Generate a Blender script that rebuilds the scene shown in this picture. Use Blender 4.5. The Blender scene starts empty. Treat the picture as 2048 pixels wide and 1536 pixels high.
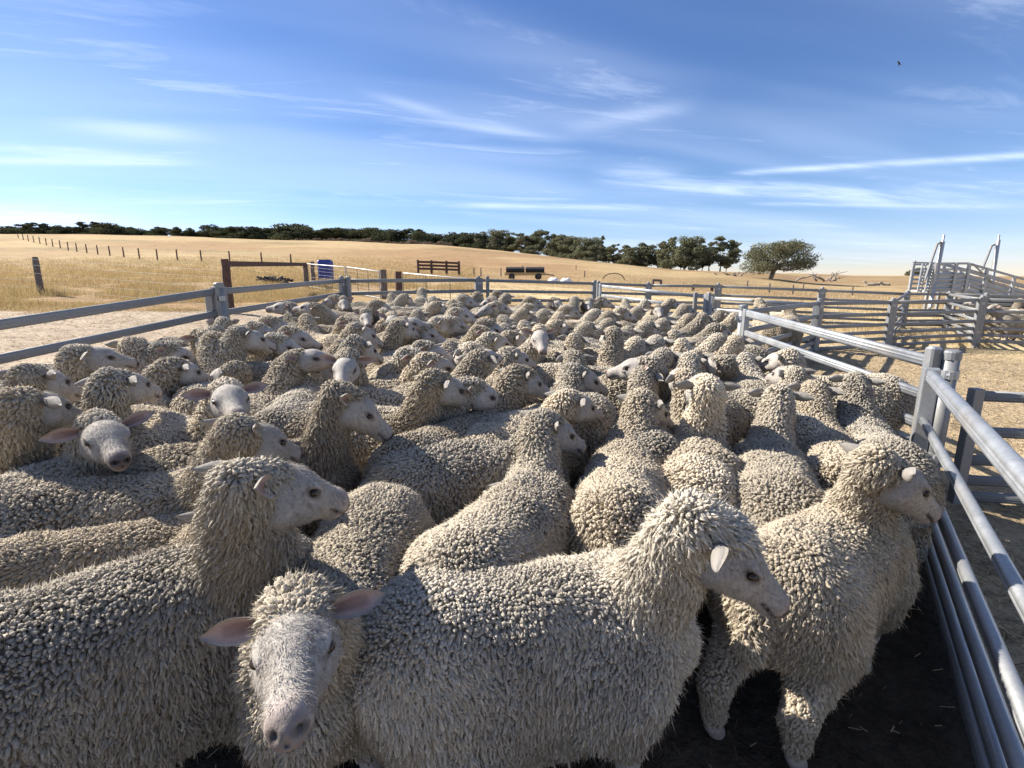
import bpy, math, random
import numpy as np
from mathutils import Vector, Matrix

# ------------------------------------------------------------------ camera, world, sun, exposure
SC = bpy.context.scene
COL = SC.collection
F_PX, CX, CY, Y_HOR, CAM_H = 1000.0, 1024.0, 768.0, 556.0, 1.64
PITCH = math.atan((CY - Y_HOR) / F_PX)
FWD = np.array([0.0, math.cos(PITCH), -math.sin(PITCH)])
UPV = np.array([0.0, math.sin(PITCH), math.cos(PITCH)])
RGT = np.array([1.0, 0.0, 0.0])
EYE = np.array([0.0, 0.0, CAM_H])

cam_data = bpy.data.cameras.new("camera")
cam_data.sensor_width = 36.0
cam_data.lens = 36.0 * F_PX / 2048.0
cam_data.clip_start = 0.05
cam_data.clip_end = 20000.0
cam = bpy.data.objects.new("camera", cam_data)
COL.objects.link(cam)
cam.location = EYE
cam.rotation_euler = (math.pi / 2 - PITCH, 0, 0)
SC.camera = cam

def ray(px, py):
    return FWD + (px - CX) / F_PX * RGT - (py - CY) / F_PX * UPV

SUN_EL, SUN_AZ = math.radians(37.0), math.radians(-68.0)      # azimuth from +Y, negative = to the left
SUN_DIR = np.array([math.sin(SUN_AZ) * math.cos(SUN_EL), math.cos(SUN_AZ) * math.cos(SUN_EL), math.sin(SUN_EL)])
sun_l = bpy.data.lights.new("sun", 'SUN')
sun_l.energy = 5.0
sun_l.angle = math.radians(0.5)
sun_l.color = (1.0, 0.95, 0.87)
sun = bpy.data.objects.new("sun", sun_l)
COL.objects.link(sun)
sun.rotation_mode = 'QUATERNION'
sun.rotation_quaternion = Vector(SUN_DIR).to_track_quat('Z', 'Y')
sun.location = (-30, 15, 25)

SC.view_settings.view_transform = 'Standard'
SC.view_settings.look = 'None'
SC.view_settings.exposure = 1.15
SC.view_settings.gamma = 1.0
SC.view_settings.use_curve_mapping = False
SC.cycles.max_bounces = 6
SC.cycles.diffuse_bounces = 3
SC.cycles.transparent_max_bounces = 8


class NT:
    """tiny helper to write node trees"""
    def __init__(self, tree):
        self.t = tree
        tree.nodes.clear()
    def n(self, typ, **kw):
        nd = self.t.nodes.new(typ)
        for k, v in kw.items():
            if k.startswith('i_'):
                nd.inputs[k[2:].replace('_', ' ')].default_value = v
            else:
                setattr(nd, k, v)
        return nd
    def l(self, a, b):
        self.t.links.new(a, b)
    def math(self, op, a, b=None, c=None, clamp=False):
        nd = self.t.nodes.new('ShaderNodeMath'); nd.operation = op; nd.use_clamp = clamp
        for i, v in enumerate((a, b, c)):
            if v is None: continue
            if isinstance(v, (int, float)): nd.inputs[i].default_value = v
            else: self.l(v, nd.inputs[i])
        return nd.outputs[0]
    def dot(self, v, vec):
        nd = self.t.nodes.new('ShaderNodeVectorMath'); nd.operation = 'DOT_PRODUCT'
        self.l(v, nd.inputs[0]); nd.inputs[1].default_value = tuple(vec)
        return nd.outputs['Value']
    def smooth(self, v, lo, hi, a=0.0, b=1.0):
        nd = self.t.nodes.new('ShaderNodeMapRange'); nd.interpolation_type = 'SMOOTHSTEP'
        nd.inputs[1].default_value = lo; nd.inputs[2].default_value = hi
        nd.inputs[3].default_value = a; nd.inputs[4].default_value = b
        self.l(v, nd.inputs[0])
        return nd.outputs[0]
    def mix(self, fac, a, b, blend='MIX'):
        nd = self.t.nodes.new('ShaderNodeMix'); nd.data_type = 'RGBA'; nd.blend_type = blend
        for sock, v in ((nd.inputs[0], fac), (nd.inputs[6], a), (nd.inputs[7], b)):
            if isinstance(v, (int, float)): sock.default_value = v
            elif isinstance(v, (tuple, list)): sock.default_value = (v[0], v[1], v[2], 1.0)
            else: self.l(v, sock)
        return nd.outputs[2]
    def noise(self, vec, scale, detail=3.0, rough=0.55, dist=0.0):
        nd = self.t.nodes.new('ShaderNodeTexNoise')
        nd.inputs['Scale'].default_value = scale; nd.inputs['Detail'].default_value = detail
        nd.inputs['Roughness'].default_value = rough; nd.inputs['Distortion'].default_value = dist
        if vec is not None: self.l(vec, nd.inputs['Vector'])
        return nd.outputs['Fac']


def build_world():
    w = bpy.data.worlds.new("World")
    SC.world = w
    w.use_nodes = True
    g = NT(w.node_tree)
    sky = g.n('ShaderNodeTexSky')
    sky.sky_type = 'NISHITA'
    sky.sun_disc = False
    sky.sun_elevation = SUN_EL
    sky.sun_rotation = SUN_AZ % (2 * math.pi)
    sky.air_density = 1.0
    sky.dust_density = 0.05
    sky.ozone_density = 3.0
    hsv = g.n('ShaderNodeHueSaturation')
    hsv.inputs['Saturation'].default_value = 1.16
    hsv.inputs['Hue'].default_value = 0.511
    g.l(sky.outputs[0], hsv.inputs['Color'])
    tc = g.n('ShaderNodeTexCoord')
    d = tc.outputs['Generated']
    sep = g.n('ShaderNodeSeparateXYZ'); g.l(d, sep.inputs[0])
    zz = g.math('MAXIMUM', g.math('ADD', sep.outputs[2], 0.06), 0.03)
    u = g.math('DIVIDE', sep.outputs[0], zz)
    v = g.math('DIVIDE', sep.outputs[1], zz)
    # high cirrus: noise on a flat cloud layer, drawn out along one wind direction
    a = math.radians(14)
    cu = g.math('ADD', g.math('MULTIPLY', u, 0.30 * math.cos(a)), g.math('MULTIPLY', v, 0.30 * math.sin(a)))
    cv = g.math('ADD', g.math('MULTIPLY', u, -1.1 * math.sin(a)), g.math('MULTIPLY', v, 1.1 * math.cos(a)))
    cmb = g.n('ShaderNodeCombineXYZ'); g.l(cu, cmb.inputs[0]); g.l(cv, cmb.inputs[1])
    n1 = g.noise(cmb.outputs[0], 2.3, 9.0, 0.66, 0.9)
    cmb2 = g.n('ShaderNodeCombineXYZ'); g.l(cu, cmb2.inputs[0]); g.l(cv, cmb2.inputs[1]); cmb2.inputs[2].default_value = 7.3
    n2 = g.noise(cmb2.outputs[0], 0.8, 3.0, 0.5, 0.3)
    veil = g.math('MULTIPLY', g.smooth(n1, 0.44, 0.70), g.smooth(n2, 0.36, 0.58))
    veil = g.math('MULTIPLY', veil, 0.34)
    soft = g.math('MULTIPLY', g.smooth(n2, 0.34, 0.72), 0.22)
    cover = g.math('MAXIMUM', veil, soft)
    # long drawn-out streaks and contrails (great-circle bands)
    streaks = [  # pixel ends of each streak, half-width, strength, end softness
        ((1430, 349), (2200, 302), 0.0045, 0.42, 0.08),
        ((1150, 360), (2150, 413), 0.012, 0.46, 0.25),
        ((1470, 407), (2100, 414), 0.003, 0.22, 0.08),
        ((860, 410), (1350, 416), 0.0045, 0.38, 0.12),
        ((-160, 286), (480, 332), 0.007, 0.34, 0.20),
        ((20, 240), (480, 280), 0.011, 0.26, 0.20),
        ((820, 232), (1190, 292), 0.010, 0.24, 0.17),
        ((1100, 262), (1420, 205), 0.012, 0.24, 0.12),
        ((-200, 318), (400, 326), 0.005, 0.36, 0.12),
        ((-300, 430), (330, 448), 0.022, 0.60, 0.25),
        ((690, 176), (950, 246), 0.008, 0.16, 0.12),
        ((1160, 345), (1420, 352), 0.016, 0.26, 0.10),
    ]
    n3 = g.noise(cmb.outputs[0], 2.6, 5.0, 0.65, 0.4)
    wob = g.math('MULTIPLY', g.math('SUBTRACT', n1, 0.5), 0.035)
    modl = g.smooth(n3, 0.30, 0.62, 0.25, 1.0)
    for (p0, p1, wd, st, sft) in streaks:
        d0 = ray(*p0); d0 /= np.linalg.norm(d0)
        d1 = ray(*p1); d1 /= np.linalg.norm(d1)
        nrm = np.cross(d0, d1); nrm /= np.linalg.norm(nrm)
        mid = (d0 + d1); mid /= np.linalg.norm(mid)
        tan = np.cross(nrm, mid)
        half = abs(np.dot(d1, tan))
        off = g.dot(d, nrm)
        if wd > 0.006: off = g.math('ADD', off, g.math('MULTIPLY', wob, min(1.0, wd * 45)))
        q = g.math('DIVIDE', off, wd)
        band = g.math('POWER', 2.718, g.math('MULTIPLY', g.math('MULTIPLY', q, q), -1.0))
        along = g.math('ABSOLUTE', g.dot(d, tan))
        ends = g.smooth(along, max(half - sft, 0.0), half, 1.0, 0.0)
        s = g.math('MULTIPLY', g.math('MULTIPLY', band, ends), st * 1.35)
        s = g.math('MULTIPLY', s, modl)
        front = g.math('GREATER_THAN', g.dot(d, mid), 0.0)
        s = g.math('MULTIPLY', s, front)
        cover = g.math('SUBTRACT', 1.0, g.math('MULTIPLY', g.math('SUBTRACT', 1.0, cover), g.math('SUBTRACT', 1.0, s)))
    cover = g.math('MULTIPLY', cover, g.smooth(sep.outputs[2], -0.01, 0.05))
    col = g.mix(cover, hsv.outputs[0], (8.6, 9.4, 11.0))
    col = g.mix(g.smooth(sep.outputs[2], 0.0, 0.30, 0.75, 0.25), col, g.mix(1.0, col, (0.86, 0.98, 1.20), 'MULTIPLY'))
    col = g.mix(g.smooth(sep.outputs[2], -0.02, 0.16, 0.8, 0.0), col, g.mix(1.0, col, (1.12, 0.93, 1.06), 'MULTIPLY'))
    bg = g.n('ShaderNodeBackground')
    bg.inputs['Strength'].default_value = SKY_STRENGTH
    g.l(col, bg.inputs['Color'])
    out = g.n('ShaderNodeOutputWorld')
    g.l(bg.outputs[0], out.inputs['Surface'])

SKY_STRENGTH = 0.062
build_world()

# ------------------------------------------------------------------ helpers
def mat(name):
    m = bpy.data.materials.new(name)
    m.use_nodes = True
    return m, NT(m.node_tree)

def finish(g, shader):
    out = g.n('ShaderNodeOutputMaterial')
    g.l(shader, out.inputs['Surface'])
    return out

def mesh_np(name, V, quads=None, tris=None, col=None, smooth=True, mat_idx=None):
    """mesh from numpy arrays"""
    V = np.asarray(V, dtype=np.float32)
    nq = 0 if quads is None else len(quads)
    nt = 0 if tris is None else len(tris)
    me = bpy.data.meshes.new(name)
    me.vertices.add(len(V))
    me.vertices.foreach_set('co', V.ravel())
    nl = nq * 4 + nt * 3
    me.loops.add(nl)
    idx = np.empty(nl, dtype=np.int32)
    if nq: idx[:nq * 4] = np.asarray(quads, dtype=np.int32).ravel()
    if nt: idx[nq * 4:] = np.asarray(tris, dtype=np.int32).ravel()
    me.loops.foreach_set('vertex_index', idx)
    me.polygons.add(nq + nt)
    st = np.concatenate([np.arange(nq) * 4, nq * 4 + np.arange(nt) * 3]).astype(np.int32)
    me.polygons.foreach_set('loop_start', st)
    me.polygons.foreach_set('use_smooth', np.full(nq + nt, bool(smooth)))
    if mat_idx is not None:
        me.polygons.foreach_set('material_index', np.asarray(mat_idx, dtype=np.int32))
    me.update(calc_edges=True)
    if col is not None:
        at = me.color_attributes.new('col', 'FLOAT_COLOR', 'POINT')
        c = np.ones((len(V), 4), dtype=np.float32); c[:, :3] = col
        at.data.foreach_set('color', c.ravel())
    return me

class MB:
    """collects shapes into one mesh"""
    def __init__(self): self.v = []; self.f = []
    def add(self, vs, fs):
        b = len(self.v)
        self.v += [tuple(map(float, p)) for p in vs]
        self.f += [tuple(i + b for i in f) for f in fs]
    def prism(self, p0, p1, prof, up=(0, 0, 1), caps=True, prof1=None):
        """sweep a closed 2-D profile (side, up) from p0 to p1"""
        p0 = np.array(p0, float); p1 = np.array(p1, float)
        t = p1 - p0; t /= np.linalg.norm(t)
        u = np.array(up, float)
        if abs(np.dot(u, t)) > 0.97: u = np.array([1.0, 0, 0])
        s = np.cross(t, u); s /= np.linalg.norm(s); u = np.cross(s, t)
        n = len(prof); q1 = prof1 if prof1 is not None else prof
        vs = [p0 + s * a + u * b for a, b in prof] + [p1 + s * a + u * b for a, b in q1]
        fs = [(i, (i + 1) % n, n + (i + 1) % n, n + i) for i in range(n)]
        if caps: fs += [tuple(range(n))[::-1], tuple(range(n, 2 * n))]
        self.add(vs, fs)
    def box(self, c, half, rot=0.0):
        c = np.array(c, float); ca, sa = math.cos(rot), math.sin(rot)
        hx, hy, hz = half
        b = min(half) * 0.12
        vs = []
        for sx in (-1, 1):
            for sy in (-1, 1):
                for sz in (-1, 1):
                    x, y, z = sx * hx, sy * hy, sz * hz
                    vs.append(c + [x * ca - y * sa, x * sa + y * ca, z])
        self.add(vs, [(0, 1, 3, 2), (4, 6, 7, 5), (0, 4, 5, 1), (2, 3, 7, 6), (0, 2, 6, 4), (1, 5, 7, 3)])
    def tube(self, pts, rad, n=8, caps=True):
        pts = [np.array(p, float) for p in pts]
        if not hasattr(rad, '__len__'): rad = [rad] * len(pts)
        vs = []; fs = []
        ref = None
        for i, p in enumerate(pts):
            a = pts[max(i - 1, 0)]; b = pts[min(i + 1, len(pts) - 1)]
            t = b - a; t /= (np.linalg.norm(t) + 1e-9)
            if ref is None:
                ref = np.array([0, 0, 1.0]) if abs(t[2]) < 0.9 else np.array([1.0, 0, 0])
            s = np.cross(t, ref); s /= (np.linalg.norm(s) + 1e-9); u = np.cross(s, t); ref = u
            for k in range(n):
                an = 2 * math.pi * k / n
                vs.append(p + rad[i] * (math.cos(an) * s + math.sin(an) * u))
        for i in range(len(pts) - 1):
            for k in range(n):
                fs.append((i * n + k, i * n + (k + 1) % n, (i + 1) * n + (k + 1) % n, (i + 1) * n + k))
        if caps:
            fs += [tuple(range(n))[::-1], tuple(range((len(pts) - 1) * n, len(pts) * n))]
        self.add(vs, fs)
    def build(self, name, material, parent=None, origin=(0, 0, 0), smooth=False, bevel=0.0):
        me = bpy.data.meshes.new(name)
        o3 = np.array(origin, float)
        me.from_pydata([tuple(np.array(p) - o3) for p in self.v], [], self.f)
        if smooth:
            for p in me.polygons: p.use_smooth = True
        me.materials.append(material)
        me.update()
        ob = bpy.data.objects.new(name, me)
        COL.objects.link(ob)
        if parent is not None: ob.parent = parent
        else: ob.location = o3
        if bevel > 0:
            bv = ob.modifiers.new('bevel', 'BEVEL'); bv.width = bevel; bv.segments = 2; bv.limit_method = 'ANGLE'
        return ob

def empty(name, loc, label, cat, group=None, rz=0.0):
    o = bpy.data.objects.new(name, None)
    o.empty_display_size = 0.1
    COL.objects.link(o)
    o.location = tuple(map(float, loc)); o.rotation_euler = (0, 0, rz)
    return tag(o, label, cat, group)

def tag(o, label, cat, group=None):
    o['label'] = label; o['category'] = cat
    if group: o['group'] = group
    return o

def put(name, me, parent=None, loc=(0, 0, 0), rz=0.0):
    o = bpy.data.objects.new(name, me)
    COL.objects.link(o)
    o.parent = parent
    o.location = tuple(map(float, loc)); o.rotation_euler = (0, 0, rz)
    return o

def stadium(w, h, n=5, groove=True):
    """upright oval rail profile: width w, height h, with two shallow flutes a side"""
    r = w / 2; hh = h / 2 - r; pts = []
    for k in range(n + 1):
        a = math.pi * k / n
        pts.append((r * math.cos(a), hh + r * math.sin(a)))
    if groove: pts += [(-r * 0.80, hh * 0.45), (-r, hh * 0.15), (-r, -hh * 0.15), (-r * 0.80, -hh * 0.45)]
    for k in range(n + 1):
        a = math.pi + math.pi * k / n
        pts.append((r * math.cos(a), -hh + r * math.sin(a)))
    if groove: pts += [(r * 0.80, -hh * 0.45), (r, -hh * 0.15), (r, hh * 0.15), (r * 0.80, hh * 0.45)]
    return pts

# ------------------------------------------------------------------ terrain
def px_az(px, py): 
    d = ray(px, py); return math.atan2(d[0], d[1])
CREST = [(0, 477), (100, 477), (200, 477), (400, 481), (550, 486), (700, 490), (860, 496), (1000, 507), (1100, 516), (1175, 524), (1262, 532),
         (1340, 539), (1480, 543), (1600, 549), (1700, 551), (1800, 552.5), (2048, 553)]
DIST = [(0, 260), (250, 235), (500, 200), (700, 180), (1000, 150), (1250, 122), (1400, 118), (1560, 150), (1700, 300), (2048, 400)]
_ca = np.array([px_az(x, y) for x, y in CREST]); _ce = []
for x, y in CREST:
    d = ray(x, y); _ce.append(d[2] / math.hypot(d[0], d[1]))
_ce = np.array(_ce)
_da = np.array([px_az(x, 550) for x, _ in DIST]); _dd = np.array([y for _, y in DIST], float)
_ca = np.concatenate([[-math.pi, -2.4, -1.5], _ca, [1.5, 2.4, math.pi]])
_ce = np.concatenate([[0.0, 0.02, 0.07], _ce, [0.003, 0.0, 0.0]])
_da = np.concatenate([[-math.pi, -1.4], _da, [1.4, math.pi]])
_dd = np.concatenate([[200, 260], _dd, [400, 200]])

def plane(x, y):
    return -0.036 * x + 0.0397 * y - 0.0365

def tz(x, y):
    x = np.asarray(x, float); y = np.asarray(y, float)
    r = np.hypot(x, y) + 1e-6
    az = np.arctan2(x, y)
    s = np.minimum(1.0, 30.0 / r)
    zp = plane(x * s, y * s)
    dc = np.interp(az, _da, _dd)
    zc = CAM_H + dc * np.interp(az, _ca, _ce)
    w = np.clip((r - 18.0) / (dc - 18.0), 0, 1)
    w = w * w * (3 - 2 * w)
    far = np.clip((r - dc) / 400.0, 0, 1)
    return (1 - w) * zp + w * zc - far * 2.0

def at(px, py, h):
    """the point seen at pixel (px, py) that is h metres above the yard's sloping ground"""
    d = ray(px, py)
    t = (CAM_H - h + 0.0365) / (-0.036 * d[0] + 0.0397 * d[1] - d[2])
    return EYE + t * d

def at_depth(px, py, depth):
    return EYE + depth * ray(px, py)

def hit(px, py, far=900.0):
    """where the ray through a pixel meets the terrain"""
    d = ray(px, py)
    t = np.concatenate([np.linspace(1, 60, 1200), np.geomspace(60, far, 1500)])
    P = EYE[None] + t[:, None] * d[None]
    below = P[:, 2] < tz(P[:, 0], P[:, 1])
    k = int(np.argmax(below)) if below.any() else len(t) - 1
    p = P[k].copy(); p[2] = float(tz(p[0], p[1]))
    return p

def snoise(P, freq, seed, octaves=3):
    """cheap smooth noise in about [-1, 1]: a sum of randomly turned sine waves"""
    rg = np.random.default_rng(seed)
    out = np.zeros(len(P)); amp = 1.0; tot = 0
    for o in range(octaves):
        for k in range(5):
            d = rg.normal(size=P.shape[1]); d /= np.linalg.norm(d)
            out += amp * np.sin(P @ d * freq * (2 ** o) * rg.uniform(0.7, 1.4) + rg.uniform(0, 6.28))
        tot += amp * 2.2; amp *= 0.55
    return np.clip(out / tot, -1, 1)

# yard corners (seen as post tops in the photo)
PT = {k: at_depth(*v) for k, v in dict(FR=(1905, 705, 3.6), RR=(1487, 612, 6.75), A=(437, 568, 6.1), B=(683, 553, 10.3), C=(957, 553, 12.3),
      D=(1190, 561, 14.6), E=(1297, 565, 15.2), F=(1437, 567, 15.0), G=(1645, 575, 15.0), HH=(1815, 582, 15.2), J=(1418, 586, 11.6),
      G2=(1640, 598, 10.3), K=(1787, 597, 11.2), M=(1966, 592, 11.6)).items()}
PEN = [(-3.9, 3.4), (-3.52, 6.1), (-3.5, 10.5), (-0.8, 12.6), (2.4, 14.6), (4.5, 11.8), (6.3, 10.5), (3.15, 6.8), (3.15, 3.5), (0.6, -0.3), (-4.3, -0.5)]

def in_poly(x, y, poly):
    inside = np.zeros(np.shape(x), bool); n = len(poly)
    for i in range(n):
        x0, y0 = poly[i]; x1, y1 = poly[(i + 1) % n]
        c = ((y0 > y) != (y1 > y)) & (x < (x1 - x0) * (y - y0) / (y1 - y0 + 1e-12) + x0)
        inside ^= c
    return inside

def build_terrain():
    na = 900
    rr = np.concatenate([np.linspace(0.3, 6, 40), np.linspace(6, 30, 110)[1:], np.geomspace(30, 420, 130)[1:], np.geomspace(420, 9000, 30)[1:]])
    az = np.linspace(-math.pi, math.pi, na, endpoint=False)
    R, A = np.meshgrid(rr, az, indexing='ij')
    X = R * np.sin(A); Y = R * np.cos(A)
    P2 = np.c_[X.ravel(), Y.ravel()]
    Z = tz(P2[:, 0], P2[:, 1])
    r = R.ravel()
    bump = snoise(P2, 3.1, 5) * 0.015 + snoise(P2, 0.5, 6) * 0.05 * np.clip((r - 14) / 10, 0, 1) + snoise(P2, 0.06, 8) * 0.35 * np.clip((r - 40) / 60, 0, 1)
    Z = Z + bump
    n1 = snoise(P2, 0.9, 11); n2 = snoise(P2, 0.12, 12); n3 = snoise(P2, 0.035, 13)
    x, y = P2[:, 0], P2[:, 1]
    def sm(v, a, b):
        t = np.clip((v - a) / (b - a), 0, 1); return (t * t * (3 - 2 * t))[:, None]
    gold = np.array([0.375, 0.262, 0.132]); pale = np.array([0.50, 0.37, 0.19]); rusty = np.array([0.31, 0.185, 0.095])
    tan = np.array([0.29, 0.20, 0.105]); dirt = np.array([0.44, 0.345, 0.245]); manure_shade = np.array([0.060, 0.047, 0.034]); rt = np.array([0.40, 0.30, 0.18])  # pen floor: dark manure, its colour also carrying the shade under the sheep
    c = np.tile(gold, (len(x), 1))
    azd = np.degrees(np.arctan2(x, y))
    c += (rusty - c) * (sm(azd, -24, -8) * (1 - sm(azd, 4, 14)) * sm(r, 35, 60) * (0.7 + 0.3 * n2[:, None]))
    c += (tan - c) * sm(azd, 6, 18) * sm(r, 24, 50) * 0.9
    c += (pale - c) * sm(n2 + 0.6 * n3, 0.1, 0.7) * 0.5
    n4 = snoise(np.c_[x * 0.35, y], 0.22, 14)
    c += (rusty - c) * sm(-n2 + 0.5 * n1, 0.1, 0.9) * 0.55
    c += (np.array([0.22, 0.19, 0.09]) - c) * sm(n4, 0.45, 0.9) * 0.5 * sm(r, 30, 60)
    # stubble straight behind the back fence
    c += (np.array([0.56, 0.43, 0.24]) - c) * (sm(azd, -14, -4) * (1 - sm(r, 24, 36)))
    # bare trampled dirt to the left and round the yard
    edge = r + 1.2 * n1 - 0.05 * np.clip(-azd - 20, 0, 60)
    c += (dirt - c) * ((1 - sm(edge, 15.0, 16.6)) * (1 - sm(azd, -12, -4)))
    c += (rt - c) * ((1 - sm(r + 1.5 * n1, 12.5, 15)) * sm(azd, 8, 18))
    pen = in_poly(x, y, PEN)
    c[pen] = manure_shade * (1 + 0.25 * n1[pen][:, None])
    near = (x > 0.4) & (np.hypot(x - 2.2, y - 1.8) < 2.4) & ~pen
    c[near] = rt * 0.8
    c = np.clip(c, 0.01, 1)
    nr = len(rr)
    i = np.arange(nr - 1)[:, None] * na; j = np.arange(na)[None]
    j2 = (j + 1) % na
    q = np.stack([i + j, i + na + j, i + na + j2, i + j2], -1).reshape(-1, 4)[:, ::-1]
    V = np.c_[P2, Z]
    V = np.vstack([V, [[0, 0, tz(0, 0.01)]]]); c = np.vstack([c, manure_shade[None]])
    k = len(V) - 1
    t = np.stack([np.arange(na), (np.arange(na) + 1) % na, np.full(na, k)], -1)[:, ::-1]
    me = mesh_np('ground', V, q, t, c)
    m, g = mat('ground_mat')
    at_ = g.n('ShaderNodeAttribute', attribute_name='col')
    geo = g.n('ShaderNodeNewGeometry'); pos = geo.outputs['Position']
    a = g.noise(pos, 2.2, 6, 0.7); b = g.noise(pos, 14.0, 5, 0.7); cc = g.noise(pos, 60.0, 3, 0.7)
    mp = g.n('ShaderNodeMapping'); mp.inputs['Scale'].default_value = (0.35, 1.0, 1.0); g.l(pos, mp.inputs[0])
    st = g.noise(mp.outputs[0], 0.9, 6, 0.72)
    val = g.math('ADD', g.math('MULTIPLY', g.smooth(b, 0.3, 0.7), 0.55), g.math('MULTIPLY', g.smooth(cc, 0.3, 0.7), 0.30))
    val = g.math('ADD', val, g.math('MULTIPLY', g.smooth(a, 0.25, 0.75), 0.35))
    val = g.math('ADD', val, g.math('MULTIPLY', g.smooth(st, 0.3, 0.7), 0.30))
    val = g.math('ADD', val, 0.22)
    colr = g.n('ShaderNodeVectorMath'); colr.operation = 'SCALE'
    g.l(at_.outputs['Color'], colr.inputs[0]); g.l(val, colr.inputs['Scale'])
    bs = g.n('ShaderNodeBsdfPrincipled'); bs.inputs['Roughness'].default_value = 0.95
    bs.inputs['Specular IOR Level'].default_value = 0.1
    g.l(colr.outputs[0], bs.inputs['Base Color'])
    bp = g.n('ShaderNodeBump'); bp.inputs['Strength'].default_value = 0.9; bp.inputs['Distance'].default_value = 0.05
    g.l(g.math('ADD', b, g.math('MULTIPLY', a, 1.5)), bp.inputs['Height']); g.l(bp.outputs[0], bs.inputs['Normal'])
    finish(g, bs.outputs[0])
    me.materials.append(m)
    o = put('ground', me)
    o['kind'] = 'structure'
    return o

build_terrain()

# ------------------------------------------------------------------ sheep: implicit surfaces turned into meshes
def nrm(v): 
    v = np.asarray(v, float); return v / (np.linalg.norm(v) + 1e-12)

class Field:
    def __init__(self, lo, hi, h):
        self.lo = np.array(lo, float); self.h = h
        self.n = np.ceil((np.array(hi) - self.lo) / h).astype(int) + 1
        self.F = np.full(self.n, 0.4, dtype=np.float32)
        self.ax = [self.lo[k] + h * np.arange(self.n[k]) for k in range(3)]
    def block(self, lo, hi):
        a = np.maximum(((np.array(lo) - self.lo) / self.h).astype(int), 0)
        b = np.minimum(np.ceil((np.array(hi) - self.lo) / self.h).astype(int) + 1, self.n)
        if (b <= a).any(): return None
        sl = tuple(slice(a[k], b[k]) for k in range(3))
        X = self.ax[0][sl[0]][:, None, None]; Y = self.ax[1][sl[1]][None, :, None]; Z = self.ax[2][sl[2]][None, None, :]
        return sl, X, Y, Z
    def blend(self, sl, d, k, sub=False):
        f = self.F[sl]; d = d.astype(np.float32)
        if not sub:
            h = np.maximum(k - np.abs(f - d), 0) / k
            self.F[sl] = np.minimum(f, d) - h * h * k * 0.25
        else:
            d = -d
            h = np.maximum(k - np.abs(f - d), 0) / k
            self.F[sl] = np.maximum(f, d) + h * h * k * 0.25
    def cone(self, a, b, ra, rb, k=0.04, sub=False):
        a = np.array(a, float); b = np.array(b, float)
        pad = max(ra, rb) + k + 2 * self.h
        q = self.block(np.minimum(a, b) - pad, np.maximum(a, b) + pad)
        if q is None: return
        sl, X, Y, Z = q
        ab = b - a; L2 = ab @ ab + 1e-12
        t = np.clip(((X - a[0]) * ab[0] + (Y - a[1]) * ab[1] + (Z - a[2]) * ab[2]) / L2, 0, 1)
        d = np.sqrt((X - a[0] - t * ab[0]) ** 2 + (Y - a[1] - t * ab[1]) ** 2 + (Z - a[2] - t * ab[2]) ** 2) - (ra + (rb - ra) * t)
        self.blend(sl, d, k, sub)
    def ell(self, c, rad, M=None, k=0.03, sub=False):
        c = np.array(c, float); rad = np.array(rad, float)
        if M is None: M = np.eye(3)
        pad = rad.max() + k + 2 * self.h
        q = self.block(c - pad, c + pad)
        if q is None: return
        sl, X, Y, Z = q
        dx, dy, dz = X - c[0], Y - c[1], Z - c[2]
        l = [(dx * M[0, j] + dy * M[1, j] + dz * M[2, j]) / rad[j] for j in range(3)]
        r = np.sqrt(l[0] ** 2 + l[1] ** 2 + l[2] ** 2)
        g = np.sqrt((l[0] / rad[0]) ** 2 + (l[1] / rad[1]) ** 2 + (l[2] / rad[2]) ** 2) + 1e-9
        self.blend(sl, r * (r - 1.0) / g, k, sub)
    def mesh(self):
        F = self.F; ins = F < 0
        n = self.n - 1
        corner = [(i, j, k) for i in (0, 1) for j in (0, 1) for k in (0, 1)]
        cnt = np.zeros(n, np.int8)
        for c in corner:
            cnt += ins[c[0]:c[0] + n[0], c[1]:c[1] + n[1], c[2]:c[2] + n[2]]
        act = np.argwhere((cnt > 0) & (cnt < 8))
        vid = np.full(n, -1, np.int32)
        vid[tuple(act.T)] = np.arange(len(act))
        S = np.zeros((len(act), 3)); N = np.zeros(len(act))
        vals = {c: F[act[:, 0] + c[0], act[:, 1] + c[1], act[:, 2] + c[2]] for c in corner}
        for c in corner:
            for ax in range(3):
                if c[ax]: continue
                e = list(c); e[ax] = 1; e = tuple(e)
                a, b = vals[c], vals[e]
                x = (a < 0) != (b < 0)
                t = np.where(x, a / np.where(x, a - b, 1), 0)
                p = np.tile(np.array(c, float), (len(act), 1)); p[:, ax] += t
                S += p * x[:, None]; N += x
        V = self.lo + (act + S / N[:, None]) * self.h
        Q = []
        for ax in range(3):
            o1, o2 = [(1, 2), (2, 0), (0, 1)][ax]
            a = ins; sl0 = [slice(None)] * 3; sl1 = [slice(None)] * 3
            sl0[ax] = slice(0, -1); sl1[ax] = slice(1, None)
            A, B = ins[tuple(sl0)], ins[tuple(sl1)]
            E = np.argwhere(A != B)
            E = E[(E[:, o1] > 0) & (E[:, o2] > 0) & (E[:, o1] < self.n[o1] - 1) & (E[:, o2] < self.n[o2] - 1)]
            def cell(d1, d2):
                q = E.copy(); q[:, o1] -= d1; q[:, o2] -= d2
                return vid[tuple(q.T)]
            qd = np.stack([cell(1, 1), cell(0, 1), cell(0, 0), cell(1, 0)], -1)
            flip = ~A[tuple(E.T)]
            qd[flip] = qd[flip][:, ::-1]
            Q.append(qd)
        Q = np.vstack(Q)
        return V, Q[(Q >= 0).all(1)]

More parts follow.
